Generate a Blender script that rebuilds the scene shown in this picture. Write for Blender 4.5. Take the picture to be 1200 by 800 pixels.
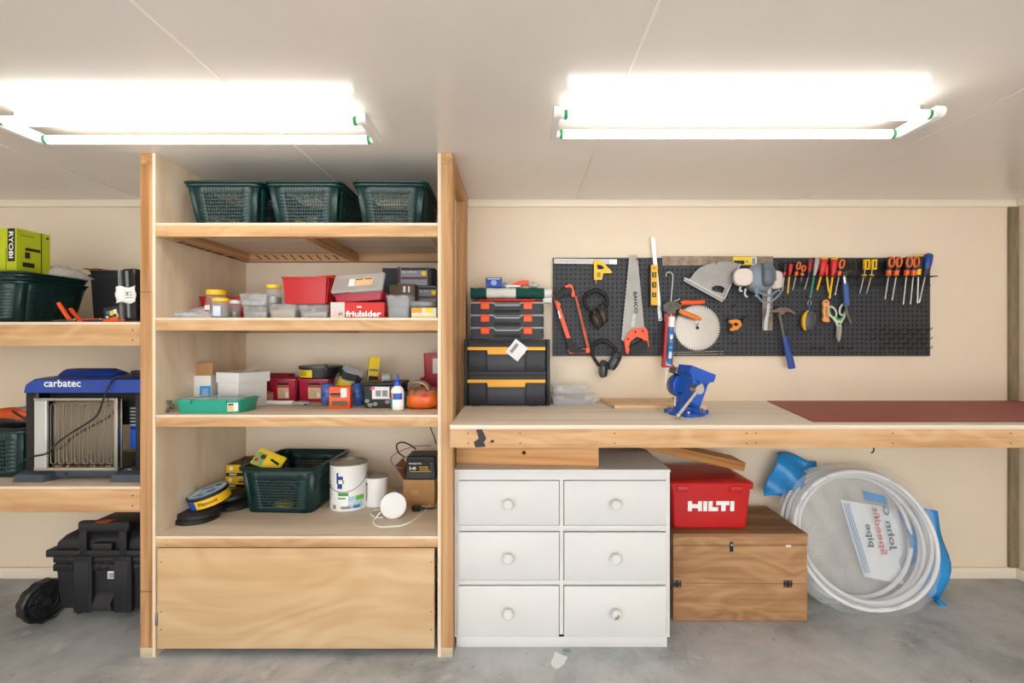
import bpy, bmesh, math, random
from mathutils import Vector, Matrix, Euler
from mathutils.geometry import tessellate_polygon
random.seed(7)
for o in list(bpy.data.objects): bpy.data.objects.remove(o)
SC = bpy.context.scene
COL = SC.collection
# ------------------------------------------------------------------ camera, sky, exposure
F, CX, CY, ZC = 570.0, 604.0, 399.0, 1.405          # focal length and horizon point in a 1200x800 frame
cam = bpy.data.cameras.new('camera'); camo = bpy.data.objects.new('camera', cam); COL.objects.link(camo)
cam.sensor_width = 36; cam.lens = F/1200*36; cam.clip_start = .02
cam.shift_x = -(CX-600)/1200; cam.shift_y = (CY-400)/1200
camo.location = (0, 0, ZC); camo.rotation_euler = (math.pi/2, 0, 0)
SC.camera = camo
w = bpy.data.worlds.new('sky'); SC.world = w; w.use_nodes = True
w.node_tree.nodes['Background'].inputs[0].default_value = (.98, .985, 1, 1)
w.node_tree.nodes['Background'].inputs[1].default_value = 2.45
SC.view_settings.view_transform = 'Standard'; SC.view_settings.look = 'None'
SC.view_settings.gamma = 1; SC.view_settings.use_curve_mapping = False
SC.view_settings.exposure = 0.75
TUBE_POWER = 5.0
# ------------------------------------------------------------------ helpers
def lin(c):
    if isinstance(c, str): c = [int(c[i:i+2], 16) for i in (0, 2, 4)]
    return tuple(((v/255)/12.92 if v/255 <= .04045 else ((v/255+.055)/1.055)**2.4) for v in c) + (1,)
def X_(x, Y): return (x-CX)*Y/F
def Z_(y, Y): return ZC-(y-CY)*Y/F
def YD(y, z): return (ZC-z)*F/(y-CY)                 # distance of a point at height z seen at row y
MATS = {}
def mat(name, col, rough=.5, metal=0, alpha=1, var=0, vscale=8, bump=0, bscale=60, spec=.5, emit=None, estr=0, coat=0, vcol=None, aniso=None):
    if name in MATS: return MATS[name]
    m = bpy.data.materials.new(name); m.use_nodes = True; nt = m.node_tree; b = nt.nodes['Principled BSDF']
    b.inputs['Base Color'].default_value = lin(col); b.inputs['Roughness'].default_value = rough
    b.inputs['Metallic'].default_value = metal; b.inputs['Alpha'].default_value = alpha
    b.inputs['Specular IOR Level'].default_value = spec; b.inputs['Coat Weight'].default_value = coat
    if emit: b.inputs['Emission Color'].default_value = lin(emit); b.inputs['Emission Strength'].default_value = estr
    tc = nt.nodes.new('ShaderNodeTexCoord'); vec = tc.outputs['Object']
    if aniso:
        mp = nt.nodes.new('ShaderNodeMapping'); mp.inputs['Scale'].default_value = aniso; nt.links.new(vec, mp.inputs[0]); vec = mp.outputs[0]
    if var:
        n = nt.nodes.new('ShaderNodeTexNoise'); n.inputs['Scale'].default_value = vscale; n.inputs['Detail'].default_value = 6; n.inputs['Roughness'].default_value = .65
        nt.links.new(vec, n.inputs['Vector'])
        r = nt.nodes.new('ShaderNodeValToRGB'); c = lin(col)
        v2 = lin(vcol) if vcol else tuple(min(1, k*(1-var)) for k in c[:3])+(1,)
        r.color_ramp.elements[0].position = .38; r.color_ramp.elements[1].position = .66
        r.color_ramp.elements[0].color = v2; r.color_ramp.elements[1].color = c if vcol else tuple(min(1, k*(1+var*.35)) for k in c[:3])+(1,)
        nt.links.new(n.outputs['Fac'], r.inputs[0]); nt.links.new(r.outputs[0], b.inputs['Base Color'])
    if bump:
        n2 = nt.nodes.new('ShaderNodeTexNoise'); n2.inputs['Scale'].default_value = bscale; n2.inputs['Detail'].default_value = 4
        nt.links.new(vec, n2.inputs['Vector'])
        bp = nt.nodes.new('ShaderNodeBump'); bp.inputs['Strength'].default_value = bump; bp.inputs['Distance'].default_value = .004
        nt.links.new(n2.outputs['Fac'], bp.inputs['Height']); nt.links.new(bp.outputs[0], b.inputs['Normal'])
    MATS[name] = m; return m
def wood(name, axis, c0, c1, c2, rough=.55, across=26, along=1.1, knots=True, fig=0., knotcol='6a4020', kscale=3.1):
    """sawn timber: streaks stretched along axis, slow figure, a few knots"""
    if name in MATS: return MATS[name]
    m = bpy.data.materials.new(name); m.use_nodes = True; nt = m.node_tree; L = nt.links; b = nt.nodes['Principled BSDF']
    b.inputs['Roughness'].default_value = rough; b.inputs['Specular IOR Level'].default_value = .35
    tc = nt.nodes.new('ShaderNodeTexCoord'); oi = nt.nodes.new('ShaderNodeObjectInfo')
    ad = nt.nodes.new('ShaderNodeVectorMath'); ad.operation = 'ADD'
    mu = nt.nodes.new('ShaderNodeMath'); mu.operation = 'MULTIPLY'; mu.inputs[1].default_value = 9.7
    L.new(oi.outputs['Random'], mu.inputs[0]); L.new(tc.outputs['Object'], ad.inputs[0]); L.new(mu.outputs[0], ad.inputs[1])
    def mapped(al, ac):
        mp = nt.nodes.new('ShaderNodeMapping'); s = [ac]*3; s['xyz'.index(axis)] = al
        mp.inputs['Scale'].default_value = s; L.new(ad.outputs[0], mp.inputs[0]); return mp.outputs[0]
    n1 = nt.nodes.new('ShaderNodeTexNoise'); n1.inputs['Scale'].default_value = 1; n1.inputs['Detail'].default_value = 5; n1.inputs['Distortion'].default_value = .6
    L.new(mapped(along, across), n1.inputs['Vector'])
    n2 = nt.nodes.new('ShaderNodeTexNoise'); n2.inputs['Scale'].default_value = 1; n2.inputs['Detail'].default_value = 2; n2.inputs['Distortion'].default_value = 1.2
    L.new(mapped(along*1.2, across*.2), n2.inputs['Vector'])
    # growth-ring figure: sine of a slow warped field
    sn = nt.nodes.new('ShaderNodeMath'); sn.operation = 'MULTIPLY'; sn.inputs[1].default_value = 34
    L.new(n2.outputs['Fac'], sn.inputs[0])
    si = nt.nodes.new('ShaderNodeMath'); si.operation = 'SINE'; L.new(sn.outputs[0], si.inputs[0])
    mr = nt.nodes.new('ShaderNodeMapRange'); mr.inputs['From Min'].default_value = -1; mr.inputs['From Max'].default_value = 1; L.new(si.outputs[0], mr.inputs[0])
    mx = nt.nodes.new('ShaderNodeMix'); mx.data_type = 'FLOAT'; mx.inputs['Factor'].default_value = fig
    L.new(n1.outputs['Fac'], mx.inputs[2]); L.new(mr.outputs[0], mx.inputs[3])
    r = nt.nodes.new('ShaderNodeValToRGB'); e = r.color_ramp.elements
    e[0].position = .3; e[0].color = lin(c0); e[1].position = .7; e[1].color = lin(c2); k = e.new(.5); k.color = lin(c1)
    L.new(mx.outputs[0], r.inputs[0]); out = r.outputs[0]
    if knots:
        vo = nt.nodes.new('ShaderNodeTexVoronoi'); vo.inputs['Scale'].default_value = 1; L.new(mapped(kscale*.75, kscale*1.5), vo.inputs['Vector'])
        kr = nt.nodes.new('ShaderNodeValToRGB'); kr.color_ramp.elements[0].position = .03; kr.color_ramp.elements[0].color = (.8, .8, .8, 1)
        kr.color_ramp.elements[1].position = .075; kr.color_ramp.elements[1].color = (0, 0, 0, 1); L.new(vo.outputs['Distance'], kr.inputs[0])
        m2 = nt.nodes.new('ShaderNodeMix'); m2.data_type = 'RGBA'; L.new(kr.outputs[0], m2.inputs[0]); L.new(out, m2.inputs[6]); m2.inputs[7].default_value = lin(knotcol); out = m2.outputs[2]
    L.new(out, b.inputs['Base Color'])
    bp = nt.nodes.new('ShaderNodeBump'); bp.inputs['Strength'].default_value = .12; bp.inputs['Distance'].default_value = .002
    L.new(n1.outputs['Fac'], bp.inputs['Height']); L.new(bp.outputs[0], b.inputs['Normal'])
    MATS[name] = m; return m
def rr(w, d, r, n=4, cx=0, cy=0):
    r = max(1e-4, min(r, w/2-1e-4, d/2-1e-4)); P = []
    for (sx, sy, a0) in ((1, 1, 0), (-1, 1, 90), (-1, -1, 180), (1, -1, 270)):
        for i in range(n+1):
            a = math.radians(a0+90*i/n); P.append((cx+sx*(w/2-r)+r*math.cos(a), cy+sy*(d/2-r)+r*math.sin(a)))
    return P
class G:
    """collects shapes into one mesh; M is applied to what is added next"""
    def __init__(s, M=None): s.bm = bmesh.new(); s.M = M or Matrix.Identity(4); s.mi = 0
    def _v(s, p): return s.bm.verts.new(s.M @ Vector(p))
    def _f(s, vs, sm=False):
        try: f = s.bm.faces.new(vs); f.material_index = s.mi; f.smooth = sm; return f
        except ValueError: return None
    def loft(s, loops, cap0=True, cap1=True, closed=True, ring=False):
        R = [[s._v(p) for p in l] for l in loops]; n = len(R[0])
        for i in range(len(R)-(0 if ring else 1)):
            a, b = R[i], R[(i+1) % len(R)]
            for j in range(n if closed else n-1): s._f((a[j], a[(j+1) % n], b[(j+1) % n], b[j]), True)
        if cap0 and not ring: s._f(list(reversed(R[0])))
        if cap1 and not ring: s._f(R[-1])
        return s
    def box(s, x0, x1, y0, y1, z0, z1, b=0):
        if b <= 0:
            s.loft([[(x0, y0, z), (x1, y0, z), (x1, y1, z), (x0, y1, z)] for z in (z0, z1)]); return s
        b = min(b, (x1-x0)*.45, (y1-y0)*.45, (z1-z0)*.45)
        def lp(i, z): return [(x0+i, y0+b, z), (x0+b, y0+i, z), (x1-b, y0+i, z), (x1-i, y0+b, z), (x1-i, y1-b, z), (x1-b, y1-i, z), (x0+b, y1-i, z), (x0+i, y1-b, z)]
        s.loft([lp(b*.6, z0), lp(0, z0+b), lp(0, z1-b), lp(b*.6, z1)]); return s
    def rbox(s, w, d, z0, z1, r=.01, e=.003, t0=1., t1=1., cx=0, cy=0, n=3):
        """rounded upright block; t0/t1 scale bottom/top"""
        def lp(k, i, z): return [(x, y, z) for x, y in rr(w*k-2*i, d*k-2*i, r, n, cx, cy)]
        s.loft([lp(t0, e, z0), lp(t0, 0, z0+e), lp(t1, 0, z1-e), lp(t1, e, z1)]); return s
    def cup(s, w, d, h, r=.01, t=.002, tap=.9, lip=0, n=3, z0=0, lh=.004):
        """open container with wall thickness and an outward lip"""
        def lp(k, i, z): return [(x, y, z0+z) for x, y in rr(w*k+2*i, d*k+2*i, max(r+i, .001), n)]
        L = [lp(tap, 0, 0), lp(1-(1-tap)*lh/h, 0, h-lh)]
        if lip: L += [lp(1, lip, h-lh), lp(1, lip, h)]
        else: L += [lp(1, 0, h)]
        L += [lp(1, -t, h), lp(tap, -t, t)]
        s.loft(L); return s
    def lathe(s, prof, n=24, cap0=True, cap1=True, c=(0, 0, 0), sy=1):
        s.loft([[(c[0]+r*math.cos(2*math.pi*i/n), c[1]+sy*r*math.sin(2*math.pi*i/n), c[2]+z) for i in range(n)] for r, z in prof], cap0, cap1); return s
    def cyl(s, p0, p1, r0, r1=None, n=16, prof=None):
        p0, p1 = Vector(p0), Vector(p1); r1 = r0 if r1 is None else r1; d = (p1-p0)
        q = d.to_track_quat('Z', 'Y').to_matrix().to_4x4(); old = s.M
        s.M = old @ Matrix.Translation(p0) @ q
        s.lathe([(r, t*d.length) for t, r in prof] if prof else [(r0, 0), (r1, d.length)], n); s.M = old; return s
    def tube(s, pts, r, n=8, closed=False, flat=None, up=None):
        P = [Vector(p) for p in pts]; N = len(P); L = []; u = None
        for i in range(N):
            a = P[(i-1) % N] if (closed or i > 0) else P[i]; b = P[(i+1) % N] if (closed or i < N-1) else P[i]
            t = (b-a).normalized()
            if u is None:
                u = Vector(up) if up else (Vector((0, 0, 1)) if abs(t.z) < .9 else Vector((1, 0, 0)))
            if up: u = Vector(up)
            u = (u-t*u.dot(t)); u.normalize(); v = t.cross(u)
            ri = r[i] if isinstance(r, (list, tuple)) else r
            fr = flat or 1
            L.append([P[i]+(u*math.cos(2*math.pi*k/n)*ri*fr+v*math.sin(2*math.pi*k/n)*ri) for k in range(n)])
        s.loft(L, ring=closed); return s
    def prism(s, poly, y0, y1, holes=(), taper=0):
        """outline in XZ pushed from y0 to y1; holes allowed"""
        loops = [poly]+list(holes)
        tris = tessellate_polygon([[Vector((p[0], p[1], 0)) for p in l] for l in loops])
        A = [(p[0], y0, p[1]) for l in loops for p in l]; B = [(p[0], y1, p[1]) for l in loops for p in l]
        va = [s._v(p) for p in A]; vb = [s._v(p) for p in B]
        for t in tris: s._f([va[i] for i in t]); s._f([vb[i] for i in reversed(t)])
        k = 0
        for l in loops:
            n = len(l)
            for j in range(n): s._f((va[k+j], va[k+(j+1) % n], vb[k+(j+1) % n], vb[k+j]))
            k += n
        return s
    def blob(s, c, rx, ry, rz, n=16, m=10, jit=0, seed=1, p=1.0):
        """rounded lump, p<1 squarer"""
        rnd = random.Random(seed); L = []
        sg = lambda v: math.copysign(abs(v)**p, v)
        for i in range(1, m):
            t = math.pi*i/m
            L.append([(c[0]+rx*sg(math.sin(t))*sg(math.cos(2*math.pi*j/n))*(1+jit*rnd.uniform(-1, 1)),
                       c[1]+ry*sg(math.sin(t))*sg(math.sin(2*math.pi*j/n))*(1+jit*rnd.uniform(-1, 1)),
                       c[2]-rz*sg(math.cos(t))*(1+jit*rnd.uniform(-1, 1))) for j in range(n)])
        s.loft(L); return s
    def sheet(s, fn, nu, nv, th=0):
        V = [[s._v(fn(i/nu, j/nv)) for j in range(nv+1)] for i in range(nu+1)]
        for i in range(nu):
            for j in range(nv): s._f((V[i][j], V[i+1][j], V[i+1][j+1], V[i][j+1]), True)
        return s
    def build(s, name, m, parent=None, loc=(0, 0, 0), rot=(0, 0, 0), angle=35, solid=0):
        me = bpy.data.meshes.new(name); bmesh.ops.recalc_face_normals(s.bm, faces=s.bm.faces)
        if s.M.determinant() < 0: pass
        s.bm.to_mesh(me); s.bm.free()
        for k in (m if isinstance(m, (list, tuple)) else [m]): me.materials.append(k)
        for p in me.polygons: p.use_smooth = True
        me.set_sharp_from_angle(angle=math.radians(angle))
        o = bpy.data.objects.new(name, me); COL.objects.link(o); o.location = loc; o.rotation_euler = rot
        if parent: o.parent = parent
        if solid:
            md = o.modifiers.new('thickness', 'SOLIDIFY'); md.thickness = solid; md.offset = 0
        return o
def tag(o, label, cat, group=None):
    o['label'] = label; o['category'] = cat
    if group: o['group'] = group
    return o
def struct(o): o['kind'] = 'structure'; return o
def thing(name, label, cat, loc=(0, 0, 0), rz=0, group=None, rx=0, ry=0):
    o = bpy.data.objects.new(name, None); COL.objects.link(o); o.empty_display_size = .05
    o.location = loc; o.rotation_euler = (math.radians(rx), math.radians(ry), math.radians(rz)); tag(o, label, cat, group); return o
def dup(o, parent=None):
    c = o.copy(); COL.objects.link(c)
    if parent: c.parent = parent
    for ch in list(o.children): dup(ch, c)
    return c
def text(body, m, parent, c, width, height, rot=(90, 0, 0), bold=0, name='lettering', mirror=False, shear=0, spacing=1):
    """flat lettering centred at c, fitted to width x height, facing -Y by default"""
    cu = bpy.data.curves.new('t', 'FONT'); cu.body = body; cu.extrude = 0; cu.offset = bold; cu.shear = shear; cu.space_character = spacing; cu.resolution_u = 3
    t = bpy.data.objects.new('t', cu); COL.objects.link(t)
    bpy.context.view_layer.update()
    me = bpy.data.meshes.new_from_object(t.evaluated_get(bpy.context.evaluated_depsgraph_get()))
    bpy.data.objects.remove(t); bpy.data.curves.remove(cu)
    xs = [v.co.x for v in me.vertices]; ys = [v.co.y for v in me.vertices]
    sx = width/(max(xs)-min(xs)); sy = height/(max(ys)-min(ys)); mx_, my_ = (max(xs)+min(xs))/2, (max(ys)+min(ys))/2
    for v in me.vertices: v.co = Vector(((v.co.x-mx_)*sx*(-1 if mirror else 1), (v.co.y-my_)*sy, 0))
    me.name = name; me.materials.clear(); me.materials.append(m)
    o = bpy.data.objects.new(name, me); COL.objects.link(o); o.parent = parent; o.location = c; o.rotation_euler = [math.radians(a) for a in rot]
    return o
def card(parent, c, w, h, m, rot=(0, 0, 0), name='sticker', t=.0006):
    """thin printed sticker facing -Y, centred at c"""
    g = G(); g.box(-w/2, w/2, -t, 0, -h/2, h/2); return g.build(name, m, parent, c, [math.radians(a) for a in rot])
# ------------------------------------------------------------------ materials
PINE = dict(c0='9c6f42', c1='c09466', c2='cfab80')
pine_x = wood('pine_x', 'x', **PINE); pine_z = wood('pine_z', 'z', **PINE); pine_y = wood('pine_y', 'y', **PINE)
beam_x = wood('beam_x', 'x', 'b68a5c', 'cba274', 'd6b288', fig=.14)
ply = wood('plywood', 'z', 'dcc6a8', 'e6d3b8', 'ecddc6', across=9, along=1.0, fig=.1, kscale=1.4, knotcol='a97f4e')
ply_x = wood('plywood_x', 'x', 'd8c3a8', 'e1cfb8', 'e8dac6', across=11, along=1.0, fig=.1, kscale=1.4, knotcol='a97f4e')
ply_door = wood('plywood_door', 'x', 'bf9a6c', 'cbaa80', 'd6bb94', across=9, along=.9, fig=.13, kscale=1.2, knotcol='b07f42')
ply_old = wood('plywood_old', 'x', '97704c', 'ad835c', 'bc946c', across=24, along=1.4, fig=.2, kscale=2.6, knotcol='5a3a22', rough=.7)
m_wall = mat('wall_paint', 'ecdcc4', .55, var=.03, vscale=2, bump=.03, bscale=90)
m_ceil = mat('ceiling_paint', 'ebe5de', .22, var=.02, vscale=1.5)
m_trim = mat('trim_paint', 'efe3cf', .45)
m_joint = mat('ceiling_joint', 'f2ece2', .5)
m_white = mat('white_plastic', 'f0f0ee', .4)
m_black = mat('black_plastic', '1b1c1f', .45)
m_dk = mat('dark_plastic', '2a2d33', .5, bump=.05)
m_steel = mat('steel', 'b9b9b7', .3, 1)
m_dsteel = mat('dull_steel', '9a9892', .45, .85, var=.15, vscale=20)
m_green = mat('basket_green', '0a302f', .36)
m_orange = mat('orange_plastic', 'f0561a', .4)
m_yellow = mat('yellow_plastic', 'f2c11c', .4)
m_red = mat('red_plastic', 'b3171c', .4)
m_crim = mat('crimson_plastic', 'a81535', .35)
m_blue = mat('blue_plastic', '1f4fb4', .4)
bench_ply = wood('bench_plywood', 'x', 'dccdb6', 'e6dac8', 'ece3d5', across=16, along=.8, knots=False)
m_clear = mat('clear_plastic', 'dfe3e4', .18, alpha=.3)
m_cloudy = mat('cloudy_plastic', 'd4d8da', .2, alpha=.2)
m_paper = mat('paper_white', 'e9e9e6', .7)
m_kraft = mat('kraft_card', 'b98c5c', .8, var=.1)
m_ink = mat('black_ink', '151515', .6)
m_ink2 = mat('grey_ink', '8a8d90', .6)
m_white_ink = mat('white_ink', 'f6f6f6', .6)
m_bluepr = mat('blue_print', '1b86c9', .6)
m_yellowpr = mat('yellow_print', 'f2cf2a', .6)
m_redpr = mat('red_print', 'c62c25', .6)
m_greenpr = mat('green_print', '3f9a4a', .6)
m_peach = mat('peach_print', 'e3bd8c', .6)
def concrete():
    m = bpy.data.materials.new('concrete'); m.use_nodes = True; nt = m.node_tree; L = nt.links; b = nt.nodes['Principled BSDF']
    tc = nt.nodes.new('ShaderNodeTexCoord'); acc = None
    def nz(sc, det, dist=0):
        n = nt.nodes.new('ShaderNodeTexNoise'); n.inputs['Scale'].default_value = sc; n.inputs['Detail'].default_value = det; n.inputs['Distortion'].default_value = dist; n.inputs['Roughness'].default_value = .65
        L.new(tc.outputs['Object'], n.inputs['Vector']); return n.outputs['Fac']
    r = nt.nodes.new('ShaderNodeValToRGB'); e = r.color_ramp.elements
    e[0].position = .34; e[0].color = lin('8d9295'); e[1].position = .68; e[1].color = lin('cacccd'); k = e.new(.5); k.color = lin('b4b7b9')
    L.new(nz(2.2, 9, .25), r.inputs[0])
    r2 = nt.nodes.new('ShaderNodeValToRGB'); r2.color_ramp.elements[0].position = .60; r2.color_ramp.elements[1].position = .74
    L.new(nz(5, 6, .2), r2.inputs[0])
    mx = nt.nodes.new('ShaderNodeMix'); mx.data_type = 'RGBA'; L.new(r2.outputs[0], mx.inputs[0]); L.new(r.outputs[0], mx.inputs[6]); mx.inputs[7].default_value = lin('d6d7d6')
    r3 = nt.nodes.new('ShaderNodeValToRGB'); r3.color_ramp.elements[0].position = .66; r3.color_ramp.elements[1].position = .72
    L.new(nz(30, 2), r3.inputs[0])
    ml = nt.nodes.new('ShaderNodeMath'); ml.operation = 'MULTIPLY'; ml.inputs[1].default_value = .5; L.new(r3.outputs[0], ml.inputs[0])
    m3 = nt.nodes.new('ShaderNodeMix'); m3.data_type = 'RGBA'; L.new(ml.outputs[0], m3.inputs[0]); L.new(mx.outputs[2], m3.inputs[6]); m3.inputs[7].default_value = lin('77726a')
    L.new(m3.outputs[2], b.inputs['Base Color']); b.inputs['Roughness'].default_value = .6
    bp = nt.nodes.new('ShaderNodeBump'); bp.inputs['Strength'].default_value = .15; bp.inputs['Distance'].default_value = .004
    L.new(nz(25, 6), bp.inputs['Height']); L.new(bp.outputs[0], b.inputs['Normal'])
    return m
# ------------------------------------------------------------------ the room
WB, HC = 2.889, 2.238                                # back wall distance, ceiling height
XL, XR, YF = -3.3, 2.975, -2.6
g = G(); g.box(XL-.1, XR+.1, YF, WB+.1, -.1, 0); floor = struct(g.build('floor', concrete()))
g = G(); g.sheet(lambda u, v: ((655-CX)*2.14/F+.035*(.5+u*.5)*math.cos(6.283*v)*(1+.3*math.sin(12*v)), 2.14+.05*u*math.sin(6.283*v)*(1+.25*math.cos(19*v)), .0006), 3, 28)
sp = g.build('paint_spill', mat('spilt_paint', 'e4e6e6', .5), floor)
g = G(); g.sheet(lambda u, v: ((664-CX)*2.2/F+.02*u*math.cos(6.283*v), 2.205+.02*u*math.sin(6.283*v)*(1+.25*math.cos(13*v)), .0005), 2, 20)
g.build('paint_stain', mat('green_stain', '7d9a92', .6), floor)
g = G(); g.box(XL-.1, XR+.1, YF, WB+.1, HC, HC+.1); ceil = struct(g.build('ceiling', m_ceil))
for X in (-2.19, -.94, .352, 1.68):                  # cover strips over the ceiling sheet joints
    g = G(); g.box(X-.0045, X+.0045, YF, WB-.01, HC-.002, HC+.001); g.build('joint_strip', m_joint, ceil)
g = G(); g.box(XL-.1, XR+.1, WB, WB+.1, 0, HC); wall = struct(g.build('wall_back', m_wall))
for X in (.352, 1.68):
    g = G(); g.box(X-.003, X+.003, WB-.0012, WB+.001, .09, HC-.03); g.build('joint_strip', m_wall, wall)
g = G(); g.box(XR, XR+.1, YF, WB, 0, HC); struct(g.build('wall_right', m_wall))
g = G(); g.box(XL-.1, XL, YF, WB, 0, HC); struct(g.build('wall_left', m_wall))
g = G(); g.box(XL, XR, WB-.018, WB, 0, .064, .003); struct(g.build('baseboard_back', m_trim))
g = G(); g.box(XR-.018, XR, YF, WB-.018, 0, .064, .003); struct(g.build('baseboard_right', m_trim))
g = G(); g.box(XL, XR, WB-.02, WB, HC-.042, HC, .004); struct(g.build('trim_1', m_trim))
g = G(); g.box(XR-.02, XR, YF, WB-.02, HC-.042, HC, .004); struct(g.build('trim_2', m_trim))
m_raw = mat('raw_batten', '8f7f63', .8, var=.25, vscale=6, aniso=(6, 6, 1))
g = G(); g.box(XR-.055, XR-.003, WB-.02, WB, .064, HC-.042, .002); bt = struct(g.build('trim_3', m_raw))
for i in range(14):
    z = .2+i*.145; X = XR-.03+random.uniform(-.012, .012)
    g = G(); g.cyl((X, WB-.0205, z), (X, WB-.018, z), .004, n=8); g.build('nail', m_dsteel, bt)
# ------------------------------------------------------------------ fluorescent battens
def batten(label, x0, x1, yc, half):
    t = thing('fluorescent_light', label, 'ceiling light', ((x0+x1)/2, yc, HC), 0); L = (x1-x0)/2
    b = G(); b.box(-L, L, -.03, .03, -.03, 0, .003); b.build('batten_body', m_white, t)
    b = G(); b.prism([(-L+.0, -.049), (-L, -.049)] and [(-L-.0, -.0302), (L, -.0302), (L, -.036), (-L, -.036)], -.02, .02); b.build('ballast_cover', m_white, t)
    for sx in (-1, 1):
        c = G(Matrix.Rotation(math.radians(90), 4, 'Z'))
        X0, X1 = (-sx*(L+.004), -sx*(L+.030)) ; 
        pts = rr(2*half+.05, .04, .0195, 5)
        b = G(); b.loft([[(x, p[0], p[1]-.052) for p in pts] for x in sorted((sx*(L+.004), sx*(L+.026)))])
        h = b.build('lamp_holder', m_white, t)
        for k in (-1, 1):
            q = G(); q.cyl((sx*(L-.022), k*half, -.058), (sx*(L-.010), k*half, -.058), .0158, n=20); q.build('tube_collar', mat('green_collar', '1f9a52', .5), h)
            q = G(); q.cyl((sx*(L-.011), k*half, -.058), (sx*(L+.0035), k*half, -.058), .014, n=20); q.build('tube_end', m_white, h)
    for k in (-1, 1):
        q = G(); q.cyl((-(L-.022), k*half, -.058), (L-.022, k*half, -.058), .0155, n=20)
        q.build('fluorescent_tube', mat('tube_glow', 'ffffff', .3, emit='fffaf2', estr=TUBE_POWER), t)
    return t
batten('white twin-tube batten light on the ceiling above the pegboard bench', .157, 1.432, 1.748, .080)
batten('white twin-tube batten light on the ceiling before the tall wooden shelves', -1.826, -.549, 1.797, .080)
batten('added twin-tube fill light, out of view at the open end, bench side', .157, 1.432, -.75, .080)  # unseen lamp added behind the camera for more light from above
batten('added twin-tube fill light, out of view at the open end, shelf side', -1.826, -.549, -.75, .080)  # second added lamp, also out of view, brightens ceiling and shelf side
# ------------------------------------------------------------------ joinery
YU = 2.16                                            # front of the shelving unit
S1, S2, S3, S4 = 1.928, 1.507, 1.0754, .537
SA, SB = 1.488, .757
BT = 1.048; YB = 2.06                                # bench top height, bench front
unit = thing('shelving_unit', 'tall built-in pine and plywood shelving unit with four open shelves', 'shelves', (-.97, YU, 0))
def wbox(name, m, parent, x0, x1, y0, y1, z0, z1, b=.0015, base=None):
    bx, by, bz = base if base else (parent.location if parent and not parent.parent else (parent.location+parent.parent.location if parent else (0, 0, 0)))
    c = Vector(((x0+x1)/2, y0, z0)); g = G(); g.box(x0-c.x, x1-c.x, 0, y1-y0, 0, z1-z0, b)
    return g.build(name, m, parent, (c.x-bx, c.y-by, c.z-bz))
UB = unit.location
def upart(name, m, x0, x1, y0, y1, z0, z1, parent=None, b=.0015):
    if parent is None: return wbox(name, m, unit, x0, x1, y0, y1, z0, z1, b, UB)
    return wbox(name, m, parent, x0, x1, y0, y1, z0, z1, b, UB+parent.location)
UL0, UL1, UR0, UR1 = -1.667, -1.599, -.345, -.279    # outer/inner faces of both uprights
# side frames
for (ply0, ply1, st0, st1) in ((UL1-.013, UL1, UL0, UL1-.013), (UR0, UR0+.014, UR0+.014, UR1)):
    pl = upart('side_panel', ply, ply0, ply1, YU, WB-.001, 0, HC-.001, b=0)
    z1 = HC-.049
    upart('stud', pine_z, st0, st1, YU, YU+.09, .001, z1)
    upart('stud', pine_z, st0, st1, 2.735, 2.735+.09, .001, z1-.12)
    upart('nogging', pine_z, st0, st1, 2.735, 2.825, z1-.119, z1-.001)
    upart('top_plate', pine_y, st0, st1, YU, WB-.021, z1+.001, HC-.001)
    upart('nogging', pine_y, st0, st1, YU+.091, 2.734, .12, .165)
    sb = upart('foot_block', mat('weathered_end', 'c9bba0', .8, var=.2), st0-.0006, st1+.0006, YU-.0006, YU+.02, 0, .042)
def shelf(z, h, joists):
    sh = upart('shelf_board', ply_x, UL1+.0005, UR0-.0005, YU, WB-.001, z-.012, z, b=.001)
    upart('front_rail', beam_x, UL1+.0005, UR0-.0005, YU, YU+.035, z-h, z-.0122, sh)
    upart('back_rail', pine_x, UL1+.0005, UR0-.0005, WB-.046, WB-.001, z-h, z-.0122, sh)
    upart('side_rail', pine_y, UL1+.0005, UL1+.045, YU+.0355, WB-.0465, z-h, z-.0122, sh)
    upart('side_rail', pine_y, UR0-.045, UR0-.0005, YU+.0355, WB-.0465, z-h, z-.0122, sh)
    for x in joists: upart('joist', pine_y, x-.022, x+.022, YU+.0355, WB-.0465, z-h, z-.0122, sh)
    for X in (UL1+.05, -1.0, UR0-.06, -.72):
        for k in (.3, .7):
            n = G(); n.cyl((X+.004*k, YU-.0006, z-h*k-.006), (X+.004*k, YU+.004, z-h*k-.006), .0028, n=8)
            o = n.build('nail', m_dsteel, sh, -(UB+sh.location))
    return sh
shelf(S1, .061, (-.94,)); shelf(S2, .057, (-.94,)); shelf(S3, .053, (-.94,)); shelf(S4, .049, (-.94,))
door = upart('hatch_panel', ply_door, X_(184, YU+.004), X_(509, YU+.004), YU+.004, YU+.018, .035, S4-.055)
for z in (.12, .2, .42):
    for X in (X_(188, YU), X_(505, YU)):
        n = G(); n.cyl((X, YU+.0032, z), (X, YU+.01, z), .0028, n=8); n.build('screw', m_ink, door, -(UB+door.location))
for z in (.14,):
    h = upart('hinge', m_dsteel, X_(181.5, YU)+.001, X_(184.5, YU), YU-.002, YU+.003, z, z+.055, door, .0005)
for (X, z) in ((UL0+.024, 1.62), (UL0+.024, .29)):
    n = G(); n.box(X-.026, X+.026, -.0008+YU, YU+.001, z, z+.0022); n.build('pencil_line', m_ink, unit, -UB)
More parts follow.
